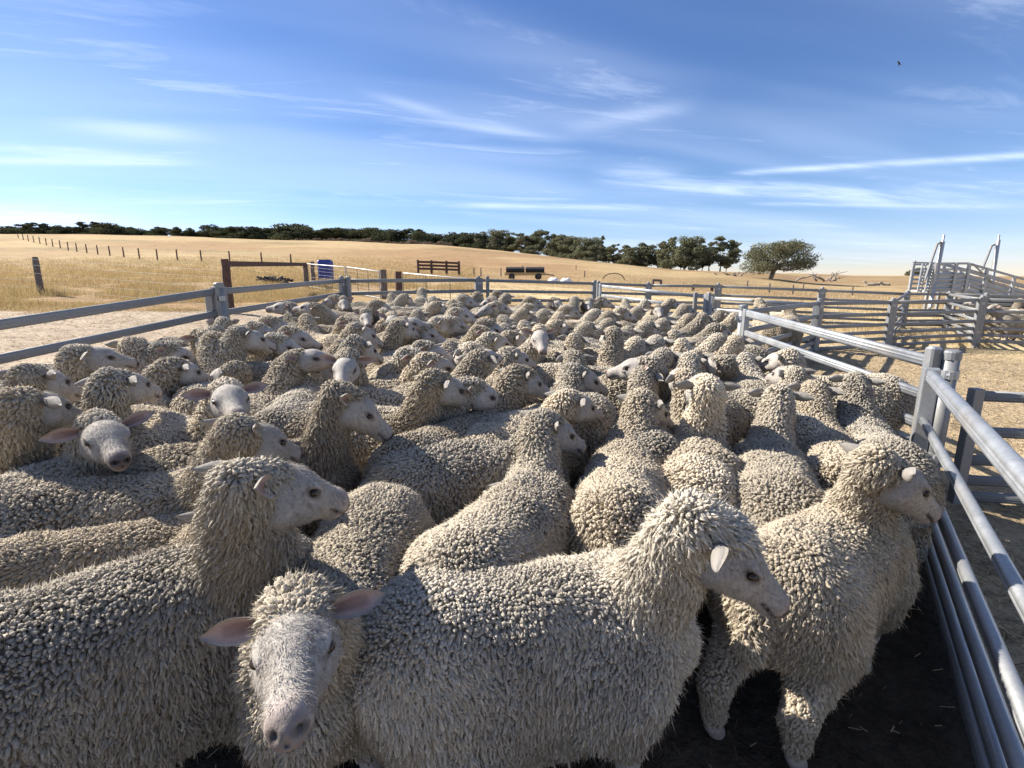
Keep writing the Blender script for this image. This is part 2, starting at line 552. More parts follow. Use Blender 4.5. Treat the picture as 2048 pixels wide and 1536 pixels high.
def vnormals(V, Q):
    n = np.cross(V[Q[:, 2]] - V[Q[:, 0]], V[Q[:, 3]] - V[Q[:, 1]])
    N = np.zeros_like(V)
    for k in range(4):
        for c in range(3): N[:, c] += np.bincount(Q[:, k], n[:, c], len(V))
    return N / (np.linalg.norm(N, axis=1)[:, None] + 1e-12)

def head_frame(P, N, heading_up=None):
    """columns: x towards the nose, y to the animal's left, z up off the face; origin at the skin of the poll"""
    x = nrm(np.array(N) - np.array(P))
    ref = np.array([0, 0, 1.0])
    if abs(x[2]) > 0.80:
        h = heading_up if heading_up is not None else np.array([1.0, 0, 0])
        ref = ref * 0.6 + np.array(h) * 1.0
    z = nrm(ref - (ref @ x) * x)
    y = np.cross(z, x)
    return np.stack([x, y, z], 1)

def neck_curve(P, M, hs, n=7):
    occ = np.array(P) + M @ (np.array([-0.045, 0, -0.066]) * hs)
    b0 = np.array([0.20, 0, 0.585]); b1 = 0.45 * b0 + 0.55 * occ + np.array([0.05, 0, -0.03])
    t = np.linspace(0, 1, n)[:, None]
    return (1 - t) ** 2 * b0 + 2 * t * (1 - t) * b1 + t ** 2 * occ

def make_sheep_meshes(P, N, seed=0, vox=0.009, spacing=0.016, wool=1.0, top=1.0, ears=((0.0, 0.0), (0.0, 0.0)), hs=1.0, fup=None,
                      face_tone=1.0, hind_back=0.0, lock_scale=1.0, strands=1, dirty=0.0, stride=(0, 0, 0, 0), lod=0, facehair=0):
    """one sheep in its own frame: x forward, y left, z up, origin on the ground under the barrel.
    P poll, N nose tip. Returns body and fleece meshes, eye positions."""
    rg = np.random.default_rng(seed + 100)
    P = np.array(P, float); N = np.array(N, float)
    M = head_frame(P, N, fup)
    hs = hs * np.clip(np.linalg.norm(N - P) / 0.30, 0.92, 1.04)
    H = lambda x, y, z: P + M @ (np.array([x, y, z]) * hs)
    # ---------------- skin
    nk = neck_curve(P, M, hs)
    lo = np.minimum(np.array([-0.66, -0.3, -0.01]), np.minimum(P, N) - 0.16); hi = np.maximum(np.array([0.5, 0.3, 0.8]), np.maximum(P, N) + 0.16)
    B = Field(lo, hi, vox)
    B.cone((-0.34, 0, 0.56), (0.22, 0, 0.55), 0.145, 0.145, 0.06)
    B.cone((0.2, 0, 0.50), (0.34, 0, 0.48), 0.13, 0.08, 0.06)
    for i in range(len(nk) - 1):
        ra, rb = 0.095 + (0.054 - 0.095) * i / 6, 0.095 + (0.054 - 0.095) * (i + 1) / 6
        B.cone(nk[i], nk[i + 1], ra, rb, 0.04)
    legs = []
    for k, (sx, sy) in enumerate(((1, 1), (1, -1), (-1, 1), (-1, -1))):
        st = stride[k]
        if sx > 0:
            J = [(0.20, 0.13 * sy, 0.46), (0.19 + st * .3, 0.125 * sy, 0.36), (0.215 + st * .7, 0.12 * sy, 0.21), (0.205 + st, 0.115 * sy, 0.075), (0.235 + st, 0.115 * sy, 0.028)]
            Rr = [0.10, 0.062, 0.034, 0.026, 0.03]
        else:
            J = [(-0.36, 0.09 * sy, 0.52), (-0.27 + st * .2, 0.115 * sy, 0.42), (-0.43 + st * .8, 0.125 * sy, 0.235), (-0.40 + st, 0.12 * sy, 0.075), (-0.37 + st, 0.12 * sy, 0.028)]
            Rr = [0.11, 0.08, 0.036, 0.027, 0.031]
        for a in range(4): B.cone(J[a], J[a + 1], Rr[a], Rr[a + 1], 0.025)
        legs.append(J)
    # head
    k = 0.03 * hs
    cn = lambda a, b, ra, rb, kk=k, sub=False: B.cone(H(*a), H(*b), ra * hs, rb * hs, kk, sub)
    el = lambda c, r, kk=k, sub=False: B.ell(H(*c), np.array(r) * hs, M, kk, sub)
    cn((0.05, 0, -0.058), (0.06, 0, -0.058), 0.070, 0.070)
    el((0.10, 0, -0.036), (0.066, 0.065, 0.054))
    cn((0.10, 0, -0.036), (0.245, 0, -0.030), 0.052, 0.032)
    cn((0.07, 0, -0.090), (0.238, 0, -0.050), 0.050, 0.031)
    for s in (1, -1):
        cn((0.065, 0.036 * s, -0.090), (0.14, 0.024 * s, -0.072), 0.047, 0.036)
        el((0.110, 0.056 * s, -0.018), (0.032, 0.018, 0.014), 0.012)
        el((0.248, 0.018 * s, -0.032), (0.034, 0.017, 0.024), 0.015)
    el((0.262, 0, -0.037), (0.034, 0.029, 0.034), 0.02)
    el((0.284, 0, -0.040), (0.018, 0.020, 0.022), 0.015)
    el((0.250, 0, -0.066), (0.030, 0.024, 0.018), 0.012)
    for s in (1, -1):
        el((0.118, 0.073 * s, -0.030), (0.022, 0.012, 0.012), 0.008, True)
        el((0.290, 0.0185 * s, -0.024), (0.018, 0.005, 0.007), 0.005, True)
        cn((0.292, 0.004 * s, -0.056), (0.215, 0.042 * s, -0.058), 0.005, 0.004, 0.006, True)
    cn((0.302, 0, -0.026), (0.292, 0, -0.052), 0.004, 0.004, 0.006, True)
    V, Q = B.mesh()
    # colours that belong to the animal: pale face, dark nose leather, dark eye rims, pale shanks, dark hooves
    L = ((V - P) @ M) / hs
    nz = snoise(V, 60, seed + 3)
    base = np.array([0.375, 0.340, 0.295]) * face_tone
    c = np.tile(base, (len(V), 1)) * (1 + 0.07 * nz[:, None])
    def tint(c, colr, w): return c + (np.array(colr) - c) * np.clip(w, 0, 1)[:, None]
    pink = np.exp(-((L[:, 0] - 0.285) / 0.035) ** 2) * (np.abs(L[:, 1]) < 0.06) * (L[:, 2] > -0.12)
    c = tint(c, (0.40, 0.28, 0.24), pink * 0.6)
    for s in (1, -1):
        de = np.sqrt(((L[:, 0] - 0.118) / 0.026) ** 2 + ((L[:, 1] - 0.067 * s) / 0.02) ** 2 + ((L[:, 2] + 0.029) / 0.0125) ** 2)
        c = tint(c, (0.05, 0.04, 0.035), 1.7 - de)
    nose = np.clip((L[:, 0] - 0.258) / 0.022, 0, 1) * (np.abs(L[:, 1]) < 0.034) * np.clip((L[:, 2] + 0.055) / 0.012, 0, 1) * (0.72 + 0.28 * rg.random())
    c = tint(c, (0.09, 0.075, 0.072), nose * 0.95)
    for s in (1, -1):
        dn = np.sqrt(((L[:, 0] - 0.287) / 0.019) ** 2 + ((L[:, 1] - 0.019 * s) / 0.011) ** 2 + ((L[:, 2] + 0.025 + 0.5 * (0.287 - L[:, 0])) / 0.0065) ** 2)
        c = tint(c, (0.03, 0.026, 0.026), (1.9 - dn) * 1.5)
    mo = np.exp(-((L[:, 2] + 0.057) / 0.0060) ** 2) * (L[:, 0] > 0.212) * (L[:, 0] < 0.31) * (np.abs(L[:, 1]) < 0.05)
    c = tint(c, (0.05, 0.038, 0.035), mo)
    fk = snoise(V, 420, seed + 8, 1)
    c = tint(c, (0.2, 0.16, 0.14), np.clip((fk - 0.62) * 4, 0, 0.7) * (L[:, 0] > 0.05) * (L[:, 0] < 0.33) * (np.abs(L[:, 1]) > 0.028))
    c = tint(c, (0.36, 0.31, 0.26), np.clip(snoise(V, 34, seed + 9) + 0.2, 0, 1) * 0.35)
    lowz = V[:, 2] < 0.05
    c[lowz & (V[:, 2] < 0.045) & (L[:, 0] < 0.0)] = (0.07, 0.055, 0.045)
    c = np.clip(c, 0.015, 1)
    # ears
    Vs, Qs, Cs = [V], [Q], [c]
    nb = len(V)
    for s, (droop, sweep) in zip((1, -1), ears):
        base_p = H(0.014, 0.060 * s, -0.040)
        dl = nrm(np.array([-0.50 - sweep, 1.0 * s, 0.05 - droop]))
        op = nrm(np.array([0.70, 0.15 * s, 0.40 - 1.2 * droop])); op = nrm(op - (op @ dl) * dl)
        sd = np.cross(dl, op)
        Lh = (0.136 if lod == 0 else 0.128) * hs; nu, nv = 12, 9
        tw = rg.uniform(-0.2, 0.2)
        grid = np.zeros((2, nu, nv, 3)); ecol = np.zeros((2, nu, nv, 3))
        for iu in range(nu):
            u = iu / (nu - 1)
            wd = (0.011 + 0.0195 * math.sin(math.pi * min(1, u * 0.95 + 0.06)) ** 0.8) * (1 - u ** 5) + 0.0015
            cup = 0.022 * (1 - u) ** 0.7 + 0.005
            for iv in range(nv):
                v = 2 * iv / (nv - 1) - 1
                p = dl * (Lh / hs) * u + sd * wd * math.sin(v * 1.35) / math.sin(1.35) * (1 - 0.35 * (1 - u) ** 2) - op * cup * (math.cos(v * 1.45)) - op * 0.012 * u * u * (1 + tw)
                p[2] -= 0.02 * u * u * (0.5 + droop)
                grid[0, iu, iv] = p
                th = 0.0045 * (1 - abs(v) ** 4) * (1 - u ** 4) + 0.0008
                grid[1, iu, iv] = p - op * th
                ed = min(1.0, max(abs(v) ** 2.0 * 1.15, u ** 3.5))
                ecol[0, iu, iv] = np.array([0.40, 0.255, 0.215]) * (1 - ed) + base * ed
                if abs(v) < 0.4 and u < 0.7: ecol[0, iu, iv] *= (0.45 + 0.4 * u)
                ecol[1, iu, iv] = base * (0.58 + 0.14 * u)
        G = base_p + (grid.reshape(-1, 3) * hs) @ M.T
        id0 = nb + np.arange(nu * nv).reshape(nu, nv); id1 = id0 + nu * nv
        q = []
        for iu in range(nu - 1):
            for iv in range(nv - 1):
                a, b, c2, d = id0[iu, iv], id0[iu, iv + 1], id0[iu + 1, iv + 1], id0[iu + 1, iv]
                q.append((a, b, c2, d)); a, b, c2, d = id1[iu, iv], id1[iu, iv + 1], id1[iu + 1, iv + 1], id1[iu + 1, iv]
                q.append((d, c2, b, a))
            for iv in (0, nv - 1):
                a, b, c2, d = id0[iu, iv], id0[iu + 1, iv], id1[iu + 1, iv], id1[iu, iv]
                q.append((a, b, c2, d))
        for iv in range(nv - 1):
            q.append((id0[nu - 1, iv], id1[nu - 1, iv], id1[nu - 1, iv + 1], id0[nu - 1, iv + 1]))
        Vs.append(G); Qs.append(np.array(q)); Cs.append(ecol.reshape(-1, 3)); nb += len(G)
    T = None
    if facehair:
        SN = vnormals(V, Q)
        sel = np.where((L[:, 0] > 0.0) & (L[:, 0] < 0.258) & (np.abs(L[:, 1]) < 0.10) & (np.abs(L[:, 2]) < 0.16))[0]
        eyed = np.min([np.linalg.norm(L - np.array([0.118, 0.063 * s, -0.029]), axis=1) for s in (1, -1)], axis=0)
        sel = sel[eyed[sel] > 0.027]
        nh = facehair
        k = rg.choice(sel, nh)
        p = V[k] + rg.normal(size=(nh, 3)) * vox * 0.45
        dv = M[:, 0][None] * rg.uniform(-0.2, 1.0, nh)[:, None] * np.where(L[k, 0] > 0.12, 0.8, -0.6)[:, None] + np.array([0, 0, -0.5]) + rg.normal(size=(nh, 3)) * 0.35
        dv = dv - (dv * SN[k]).sum(1)[:, None] * SN[k]
        dv = dv / (np.linalg.norm(dv, axis=1)[:, None] + 1e-9) + SN[k] * rg.uniform(0.10, 0.40, nh)[:, None]
        sd = np.cross(dv, SN[k]); sd /= np.linalg.norm(sd, axis=1)[:, None] + 1e-9
        lh = rg.uniform(0.005, 0.012, nh)[:, None]
        tri = np.stack([p - sd * 0.0007 - SN[k] * 0.001, p + sd * 0.0007 - SN[k] * 0.001, p + dv * lh], 1)
        Vs.append(tri.reshape(-1, 3)); hc = c[k] * rg.uniform(0.85, 1.16, nh)[:, None]
        Cs.append(np.clip(np.repeat(hc, 3, axis=0), 0.01, 1)); T = np.arange(nh * 3).reshape(-1, 3) + nb
    body = mesh_np('sheep', np.vstack(Vs), np.vstack(Qs), T, np.vstack(Cs))
    body.materials.append(MAT_SKIN)
    eyes = [H(0.118, 0.0615 * s, -0.029) for s in (1, -1)]
    # ---------------- fleece base
    w = 0.045 * wool
    hf = 0.018 if spacing < 0.02 else 0.022
    Fz = Field(lo - 0.12, hi + 0.12, hf)
    Fz.ell((-0.37, 0, 0.575), (0.195 + w * .3, 0.160 + w * .5, 0.190 + w * .5), None, 0.08)
    Fz.cone((-0.34, 0, 0.600), (0.20, 0, 0.585), 0.150 + w, 0.142 + w, 0.06)
    Fz.cone((-0.24, 0, 0.47), (0.16, 0, 0.455), 0.155 + w, 0.150 + w, 0.10)
    Fz.ell((0.25, 0, 0.545), (0.16 + w * .4, 0.150 + w * .5, 0.19 + w * .5), None, 0.07)
    Fz.cone((0.30, 0, 0.50), (0.37, 0, 0.50), 0.125 + w * .4, 0.09 + w * .3, 0.06)
    nk2 = neck_curve(P, M, hs)
    for i in range(len(nk2) - 1):
        r0, r1 = 0.106 + w * .45, 0.048 + w * .32
        Fz.cone(nk2[i], nk2[i + 1], r0 + (r1 - r0) * (i / 6) ** 0.62, r0 + (r1 - r0) * ((i + 1) / 6) ** 0.62, 0.045)
    Fz.ell(H(-0.028, 0, -0.095), np.array([0.045, 0.060, 0.058]) * hs * (0.9 + 0.1 * wool), M, 0.035)
    if top > 0:
        Fz.ell(H(-0.010 + 0.022 * top, 0, -0.040 + 0.008 * top), np.array([0.042 + 0.018 * top, 0.054, 0.044]) * hs, M, 0.02)
    for J in legs[2:]:
        Fz.cone(J[0], J[1], 0.115, 0.098, 0.06); Fz.cone(J[1], J[2], 0.098, 0.050, 0.04); Fz.cone(J[2], np.array(J[2]) * 0.30 + np.array(J[3]) * 0.70, 0.050, 0.034, 0.02)
    for J in legs[:2]:
        Fz.cone(J[0], J[1], 0.10, 0.08, 0.05); Fz.cone(J[1], np.array(J[1]) * 0.4 + np.array(J[2]) * 0.6, 0.078, 0.048, 0.03)
    Fz.cone((-0.575, 0, 0.62), (-0.615, 0, 0.50), 0.04, 0.03, 0.03)
    FV, FQ = Fz.mesh()
    FN = vnormals(FV, FQ)
    lump = snoise(FV, 26, seed + 1, 2) * 0.007 + snoise(FV, 9, seed + 2, 2) * 0.010
    FV = FV + FN * lump[:, None]
    FN = vnormals(FV, FQ)
    # ---------------- wool locks
    area = np.linalg.norm(np.cross(FV[FQ[:, 2]] - FV[FQ[:, 0]], FV[FQ[:, 3]] - FV[FQ[:, 1]]), axis=1) * 0.5
    tot = area.sum(); want = int(tot / spacing ** 2 * 5)
    fi = rg.choice(len(FQ), want, p=area / tot)
    a, b = rg.random(want)[:, None], rg.random(want)[:, None]
    q = FQ[fi]
    wts = ((1 - a) * (1 - b), a * (1 - b), a * b, (1 - a) * b)
    pp = sum(wts[k] * FV[q[:, k]] for k in range(4)); nn = sum(wts[k] * FN[q[:, k]] for k in range(4))
    cell = np.floor(pp / (spacing * 1.02) + rg.random(3)).astype(np.int64)
    key = (cell[:, 0] * 73856093) ^ (cell[:, 1] * 19349663) ^ (cell[:, 2] * 83492791)
    _, first = np.unique(key, return_index=True)
    pp, nn = pp[first], nn[first]
    nn /= np.linalg.norm(nn, axis=1)[:, None]
    Lp = ((pp - P) @ M) / hs
    keep = ~((Lp[:, 0] > 0.085) & (Lp[:, 0] < 0.34) & (np.abs(Lp[:, 1]) < 0.08) & (Lp[:, 2] > -0.13) & (Lp[:, 2] < 0.08)) & (pp[:, 2] > 0.06)
    keep &= ~((nn[:, 2] < -0.75) & (pp[:, 2] < 0.4) & (rg.random(len(pp)) < 0.5))
    pp, nn, Lp = pp[keep], nn[keep], Lp[keep]
    K = len(pp)
    ishead = (np.abs(Lp[:, 0]) < 0.12) & (np.abs(Lp[:, 1]) < 0.12) & (np.abs(Lp[:, 2]) < 0.16)
    grav = np.array([0, 0, -1.0]); tg = grav - (nn @ grav)[:, None] * nn
    back = np.array([-1.0, 0, 0]); tb = back - (nn @ back)[:, None] * nn
    flow = np.stack([snoise(pp, 14, seed + 20 + j, 2) for j in range(3)], 1)
    side = np.clip(1.0 - nn[:, 2], 0, 1)[:, None]
    gk = 1.0 if lod == 0 else 0.55
    dirv = nn * (0.85 - 0.35 * side * gk) + tg * (0.35 + 0.65 * side) * gk + tb * 0.16 + flow * 0.42 + rg.normal(size=(K, 3)) * 0.22
    if ishead.any():
        fw = M[:, 0] - (nn @ M[:, 0])[:, None] * nn
        dirv[ishead] += (fw * 0.35 - tg * 0.3)[ishead]
    dirv /= np.linalg.norm(dirv, axis=1)[:, None]
    lowleg = pp[:, 2] < 0.30
    ln = (0.0135 + 0.0115 * side[:, 0]) * lock_scale * (1 + 0.30 * snoise(pp, 18, seed + 30)) * rg.uniform(0.8, 1.25, K)
    ln = np.where(ishead, ln * (0.75 + 0.25 * top), ln); ln = np.where(lowleg, ln * 0.55, ln)
    edge = ishead & (Lp[:, 0] > 0.0) & (Lp[:, 2] < -0.02); ln = np.where(edge, ln * 0.5, ln)
    rad = spacing * (0.60 - 0.16 * side[:, 0]) * rg.uniform(0.7, 1.3, K)
    ref = np.where(np.abs(dirv[:, 2:3]) < 0.9, np.array([[0, 0, 1.0]]), np.array([[1.0, 0, 0]]))
    s = np.cross(dirv, ref); s /= np.linalg.norm(s, axis=1)[:, None]; u = np.cross(s, dirv)
    wl = tg + 0.6 * flow + rg.normal(size=(K, 3)) * 0.45
    if lod == 0:
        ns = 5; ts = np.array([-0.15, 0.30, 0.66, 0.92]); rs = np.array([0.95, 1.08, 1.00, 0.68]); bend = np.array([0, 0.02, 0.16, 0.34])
        rc = np.array([0.70, 0.85, 1.0, 1.06])  # root-to-tip tone; dark roots paint the shade between locks
    else:
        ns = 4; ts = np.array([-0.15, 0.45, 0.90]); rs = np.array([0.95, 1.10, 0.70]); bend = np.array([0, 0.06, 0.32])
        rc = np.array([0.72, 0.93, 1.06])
    nr = len(ts)
    LV = np.zeros((K, nr * ns + 1, 3)); ph = rg.uniform(0, 6.28, K)
    crimp = rg.normal(size=(K, 3)) * 0.16
    for r in range(nr):
        cen = pp + dirv * (ln * ts[r])[:, None] + wl * (ln * bend[r])[:, None] * 0.7 + crimp * (ln * (r % 2))[:, None]
        for k2 in range(ns):
            an = ph + 2 * math.pi * k2 / ns + r * 0.25
            fl = 1.0 + 0.22 * np.cos(2 * an + ph)
            LV[:, r * ns + k2] = cen + (s * np.cos(an)[:, None] + u * np.sin(an)[:, None]) * (rad * rs[r] * fl)[:, None]
    LV[:, -1] = pp + dirv * (ln * 1.03)[:, None] + wl * (ln * 0.46)[:, None] * 0.7
    q0 = []
    for r in range(nr - 1):
        for k2 in range(ns):
            q0.append((r * ns + k2, r * ns + (k2 + 1) % ns, (r + 1) * ns + (k2 + 1) % ns, (r + 1) * ns + k2))
    t0 = [((nr - 1) * ns + k2, (nr - 1) * ns + (k2 + 1) % ns, nr * ns) for k2 in range(ns)]
    nvk = nr * ns + 1
    off = (np.arange(K) * nvk)[:, None, None]
    LQ = (np.array(q0)[None] + off).reshape(-1, 4); LT = (np.array(t0)[None] + off).reshape(-1, 3)
    # colours: cream staples with greyer, dustier patches; roots darkened as painted crevice shade
    tone = 1 + 0.16 * snoise(pp, 7, seed + 40) + rg.normal(size=K) * 0.07
    cream = np.array([0.69, 0.62, 0.505]); grey = np.array([0.52, 0.465, 0.38])
    gw = np.clip(0.40 + dirty + 0.5 * snoise(pp, 5, seed + 41), 0, 1)[:, None]
    lc = (cream * (1 - gw) + grey * gw) * tone[:, None]
    LC = np.zeros((K, nvk, 3))
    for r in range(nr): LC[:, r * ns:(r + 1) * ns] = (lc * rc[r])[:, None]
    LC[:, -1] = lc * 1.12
    VV = [FV, LV.reshape(-1, 3)]; CC = [np.tile(np.array([0.36, 0.295, 0.205]), (len(FV), 1)), LC.reshape(-1, 3)]  # fleece under the locks coloured darker to deepen the crevices
    LQ = LQ + len(FV); LT = LT + len(FV)
    nv0 = len(FV) + K * nvk
    TT = [LT]
    for e in range(strands):           # single loose fibres, seen along the outlines
        sel = rg.random(K) < 0.9
        kk = int(sel.sum()); p0 = pp[sel] + rg.normal(size=(kk, 3)) * spacing * 0.25; dv = dirv[sel] + rg.normal(size=(kk, 3)) * 0.38
        l2 = ln[sel] * rg.uniform(0.95, 1.3, kk); ss = s[sel]; uu = u[sel]
        base_r = spacing * 0.10
        tri = np.zeros((kk, 4, 3))
        for k2 in range(3):
            an = 2 * math.pi * k2 / 3
            tri[:, k2] = p0 + (ss * math.cos(an) + uu * math.sin(an)) * base_r + dv * (l2 * 0.45)[:, None]
        tri[:, 3] = p0 + dv * l2[:, None] + wl[sel] * (l2 * 0.25)[:, None]
        o2 = (np.arange(kk) * 4)[:, None, None] + nv0
        TT.append((np.array([(0, 1, 3), (1, 2, 3), (2, 0, 3)])[None] + o2).reshape(-1, 3))
        VV.append(tri.reshape(-1, 3)); CC.append(np.repeat(lc[sel] * 1.08, 4, axis=0)); nv0 += kk * 4
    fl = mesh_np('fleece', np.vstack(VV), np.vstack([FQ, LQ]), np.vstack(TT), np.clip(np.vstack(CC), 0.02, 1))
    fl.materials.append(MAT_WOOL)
    return body, fl, eyes, M

def sheep_materials():
    global MAT_SKIN, MAT_WOOL, MAT_EYE
    m, g = mat('wool'); MAT_WOOL = m
    a = g.n('ShaderNodeAttribute', attribute_name='col')
    oi = g.n('ShaderNodeObjectInfo')
    tc = g.n('ShaderNodeTexCoord')
    f = g.noise(tc.outputs['Object'], 330.0, 3, 0.75)
    val = g.math('ADD', g.math('MULTIPLY', oi.outputs['Random'], 0.36), 0.70)
    val = g.math('MULTIPLY', val, g.math('ADD', g.math('MULTIPLY', f, 0.9), 0.55))
    rnd2 = g.math('FRACT', g.math('MULTIPLY', oi.outputs['Random'], 17.3))
    wcol = g.mix(g.math('MULTIPLY', rnd2, 0.55), a.outputs['Color'], g.mix(1.0, a.outputs['Color'], (1.0, 0.90, 0.76), 'MULTIPLY'))
    sc = g.n('ShaderNodeVectorMath'); sc.operation = 'SCALE'; g.l(wcol, sc.inputs[0]); g.l(val, sc.inputs['Scale'])
    bp = g.n('ShaderNodeBump'); bp.inputs['Strength'].default_value = 0.6; bp.inputs['Distance'].default_value = 0.004; g.l(f, bp.inputs['Height'])
    d = g.n('ShaderNodeBsdfDiffuse'); g.l(sc.outputs[0], d.inputs['Color']); g.l(bp.outputs[0], d.inputs['Normal'])
    t = g.n('ShaderNodeBsdfTranslucent'); g.l(sc.outputs[0], t.inputs['Color'])
    mx = g.n('ShaderNodeMixShader'); mx.inputs[0].default_value = 0.18
    g.l(d.outputs[0], mx.inputs[1]); g.l(t.outputs[0], mx.inputs[2])
    finish(g, mx.outputs[0])
    m, g = mat('sheep_skin'); MAT_SKIN = m
    a = g.n('ShaderNodeAttribute', attribute_name='col')
    tc = g.n('ShaderNodeTexCoord')
    f = g.noise(tc.outputs['Object'], 190.0, 3, 0.7); f2 = g.noise(tc.outputs['Object'], 38.0, 3, 0.6)
    val = g.math('ADD', g.math('MULTIPLY', f, 0.35), 0.68); val = g.math('ADD', val, g.math('MULTIPLY', f2, 0.3))
    sc = g.n('ShaderNodeVectorMath'); sc.operation = 'SCALE'; g.l(a.outputs['Color'], sc.inputs[0]); g.l(val, sc.inputs['Scale'])
    bs = g.n('ShaderNodeBsdfPrincipled'); bs.inputs['Roughness'].default_value = 0.75; bs.inputs['Specular IOR Level'].default_value = 0.15
    g.l(sc.outputs[0], bs.inputs['Base Color'])
    bp = g.n('ShaderNodeBump'); bp.inputs['Strength'].default_value = 0.5; bp.inputs['Distance'].default_value = 0.004
    g.l(g.math('ADD', f, f2), bp.inputs['Height']); g.l(bp.outputs[0], bs.inputs['Normal'])
    finish(g, bs.outputs[0])
    m, g = mat('sheep_eye'); MAT_EYE = m
    bs = g.n('ShaderNodeBsdfPrincipled'); bs.inputs['Base Color'].default_value = (0.03, 0.017, 0.009, 1); bs.inputs['Roughness'].default_value = 0.12
    finish(g, bs.outputs[0])
sheep_materials()

def eye_mesh():
    V = []; Q = []; n, m2 = 8, 12
    for i in range(n + 1):
        th = math.pi * i / n
        for j in range(m2): V.append((0.0145 * math.sin(th) * math.cos(2 * math.pi * j / m2), 0.0145 * math.sin(th) * math.sin(2 * math.pi * j / m2), 0.0115 * math.cos(th)))
    for i in range(n):
        for j in range(m2): Q.append((i * m2 + j, (i + 1) * m2 + j, (i + 1) * m2 + (j + 1) % m2, i * m2 + (j + 1) % m2))
    me = mesh_np('eye', np.array(V), np.array(Q)); me.materials.append(MAT_EYE); return me
EYE_ME = eye_mesh()

def rot2(v, a):
    c, s = math.cos(a), math.sin(a)
    return np.array([v[0] * c - v[1] * s, v[0] * s + v[1] * c, v[2]])

def add_sheep(meshes, loc, rz, label, group, eyes=True):
    body, fl, eye_p, M = meshes
    o = put('sheep', body, None, loc, rz)
    tag(o, label, 'sheep', group)
    put('fleece', fl, o)
    if eyes:
        for p in eye_p: put('eye', EYE_ME, o, p)
    return o

GROUP = 'sheep crowded in the main pen'
BODIES = []          # (three points along the barrel) of each sheep already standing

def reg(loc, rz):
    f = np.array([math.cos(rz), math.sin(rz)])
    BODIES.append(np.array([loc[:2] + f * d for d in (-0.38, -0.12, 0.14, 0.34)]))

def near_sheep(label, P, N=None, fa=None, R=None, W=None, heading=None, side=0.5, hP=0.99, pitch=-24, hB=0.81, **kw):
    """a sheep placed from where its rump R, withers W, poll P and nose N are seen. Angles in degrees: 0 to the right, 90 away, -90 to the camera"""
    scale = hB / 0.81
    if W is not None and R is not None:
        Rw, Ww = at(*R, hB), at(*W, hB)
        hd = math.atan2(Ww[1] - Rw[1], Ww[0] - Rw[0]) if heading is None else math.radians(heading)
        mid = (Rw + Ww) / 2
        f = np.array([math.cos(hd), math.sin(hd)])
        loc = mid[:2] - f * (-0.08)
    elif W is not None:
        Ww = at(*W, hB); hd = math.radians(heading); f = np.array([math.cos(hd), math.sin(hd)])
        loc = Ww[:2] - f * 0.24
    else:
        hd = math.radians(heading); f = np.array([math.cos(hd), math.sin(hd)])
        Pw = at(*P, hP)
        loc = Pw[:2] - f * 0.56
    gz = float(plane(loc[0], loc[1]))
    org = np.array([loc[0], loc[1], gz])
    to_l = lambda w: rot2(w - org, -hd) / scale
    nb = np.array([0.26, 0, 0.66])
    # the poll: along its ray, where the neck has its natural length
    d = ray(*P); ts = np.linspace(0.6, 14, 4000)
    L = np.array([to_l(EYE + t * d) for t in ts])
    cost = (np.linalg.norm(L - nb, axis=1) - 0.47) ** 2 + (0.45 * (L[:, 2] - hP)) ** 2 + (0.25 * L[:, 1]) ** 2
    k = int(np.argmin(cost)); Pl = L[k] - np.array([0, 0, 0.012]); tP = ts[k]
    if N is not None:
        d2 = ray(*N); ts2 = np.linspace(max(0.4, tP - 0.5), tP + 0.5, 1500)
        L2 = np.array([to_l(EYE + t * d2) for t in ts2])
        cost = (np.linalg.norm(L2 - Pl, axis=1) - 0.30) ** 2 + side * 0.02 * (ts2 - tP) * -1.0
        Nl = L2[int(np.argmin(cost))]
        Nl = Pl + (Nl - Pl) * np.clip(0.30 / (np.linalg.norm(Nl - Pl) + 1e-6), 0.75, 1.35)
    else:
        fr = math.radians(fa) - hd; pr = math.radians(pitch)
        Nl = Pl + 0.30 * np.array([math.cos(fr) * math.cos(pr), math.sin(fr) * math.cos(pr), math.sin(pr)])
    depth = float((np.array([loc[0], loc[1], 0.8]) - EYE) @ FWD)
    sp = float(np.clip(0.0074 * max(depth, 1.2) ** 0.46, 0.0080, 0.0145))
    fh = nrm(np.array([Nl[0] - Pl[0], Nl[1] - Pl[1], 0]))
    kw.setdefault('seed', (len(BODIES) * 37 + 11) % 1000)
    rg = np.random.default_rng(kw['seed'])
    kw.setdefault('ears', tuple((rg.uniform(0.0, 0.35), rg.uniform(-0.1, 0.35)) for _ in range(2)))
    kw.setdefault('dirty', rg.uniform(-0.15, 0.25)); kw.setdefault('top', rg.uniform(0.7, 1.3)); kw.setdefault('wool', rg.uniform(0.85, 1.2))
    kw.setdefault('lock_scale', 0.86 if depth < 2.6 else 0.80); kw.setdefault('lod', 0 if depth < 2.6 else 1); kw.setdefault('facehair', 14000 if depth < 2.2 else 6000 if depth < 3.6 else 0)
    ms = make_sheep_meshes(Pl, Nl, vox=(0.0055 if depth < 2.3 else 0.009 if depth < 4 else 0.012), spacing=sp, fup=fh, strands=3 if depth < 2.6 else 1, **kw)
    o = add_sheep(ms, org, hd, label, GROUP)
    o.scale = (scale, scale, scale)
    reg(org, hd)
    return o

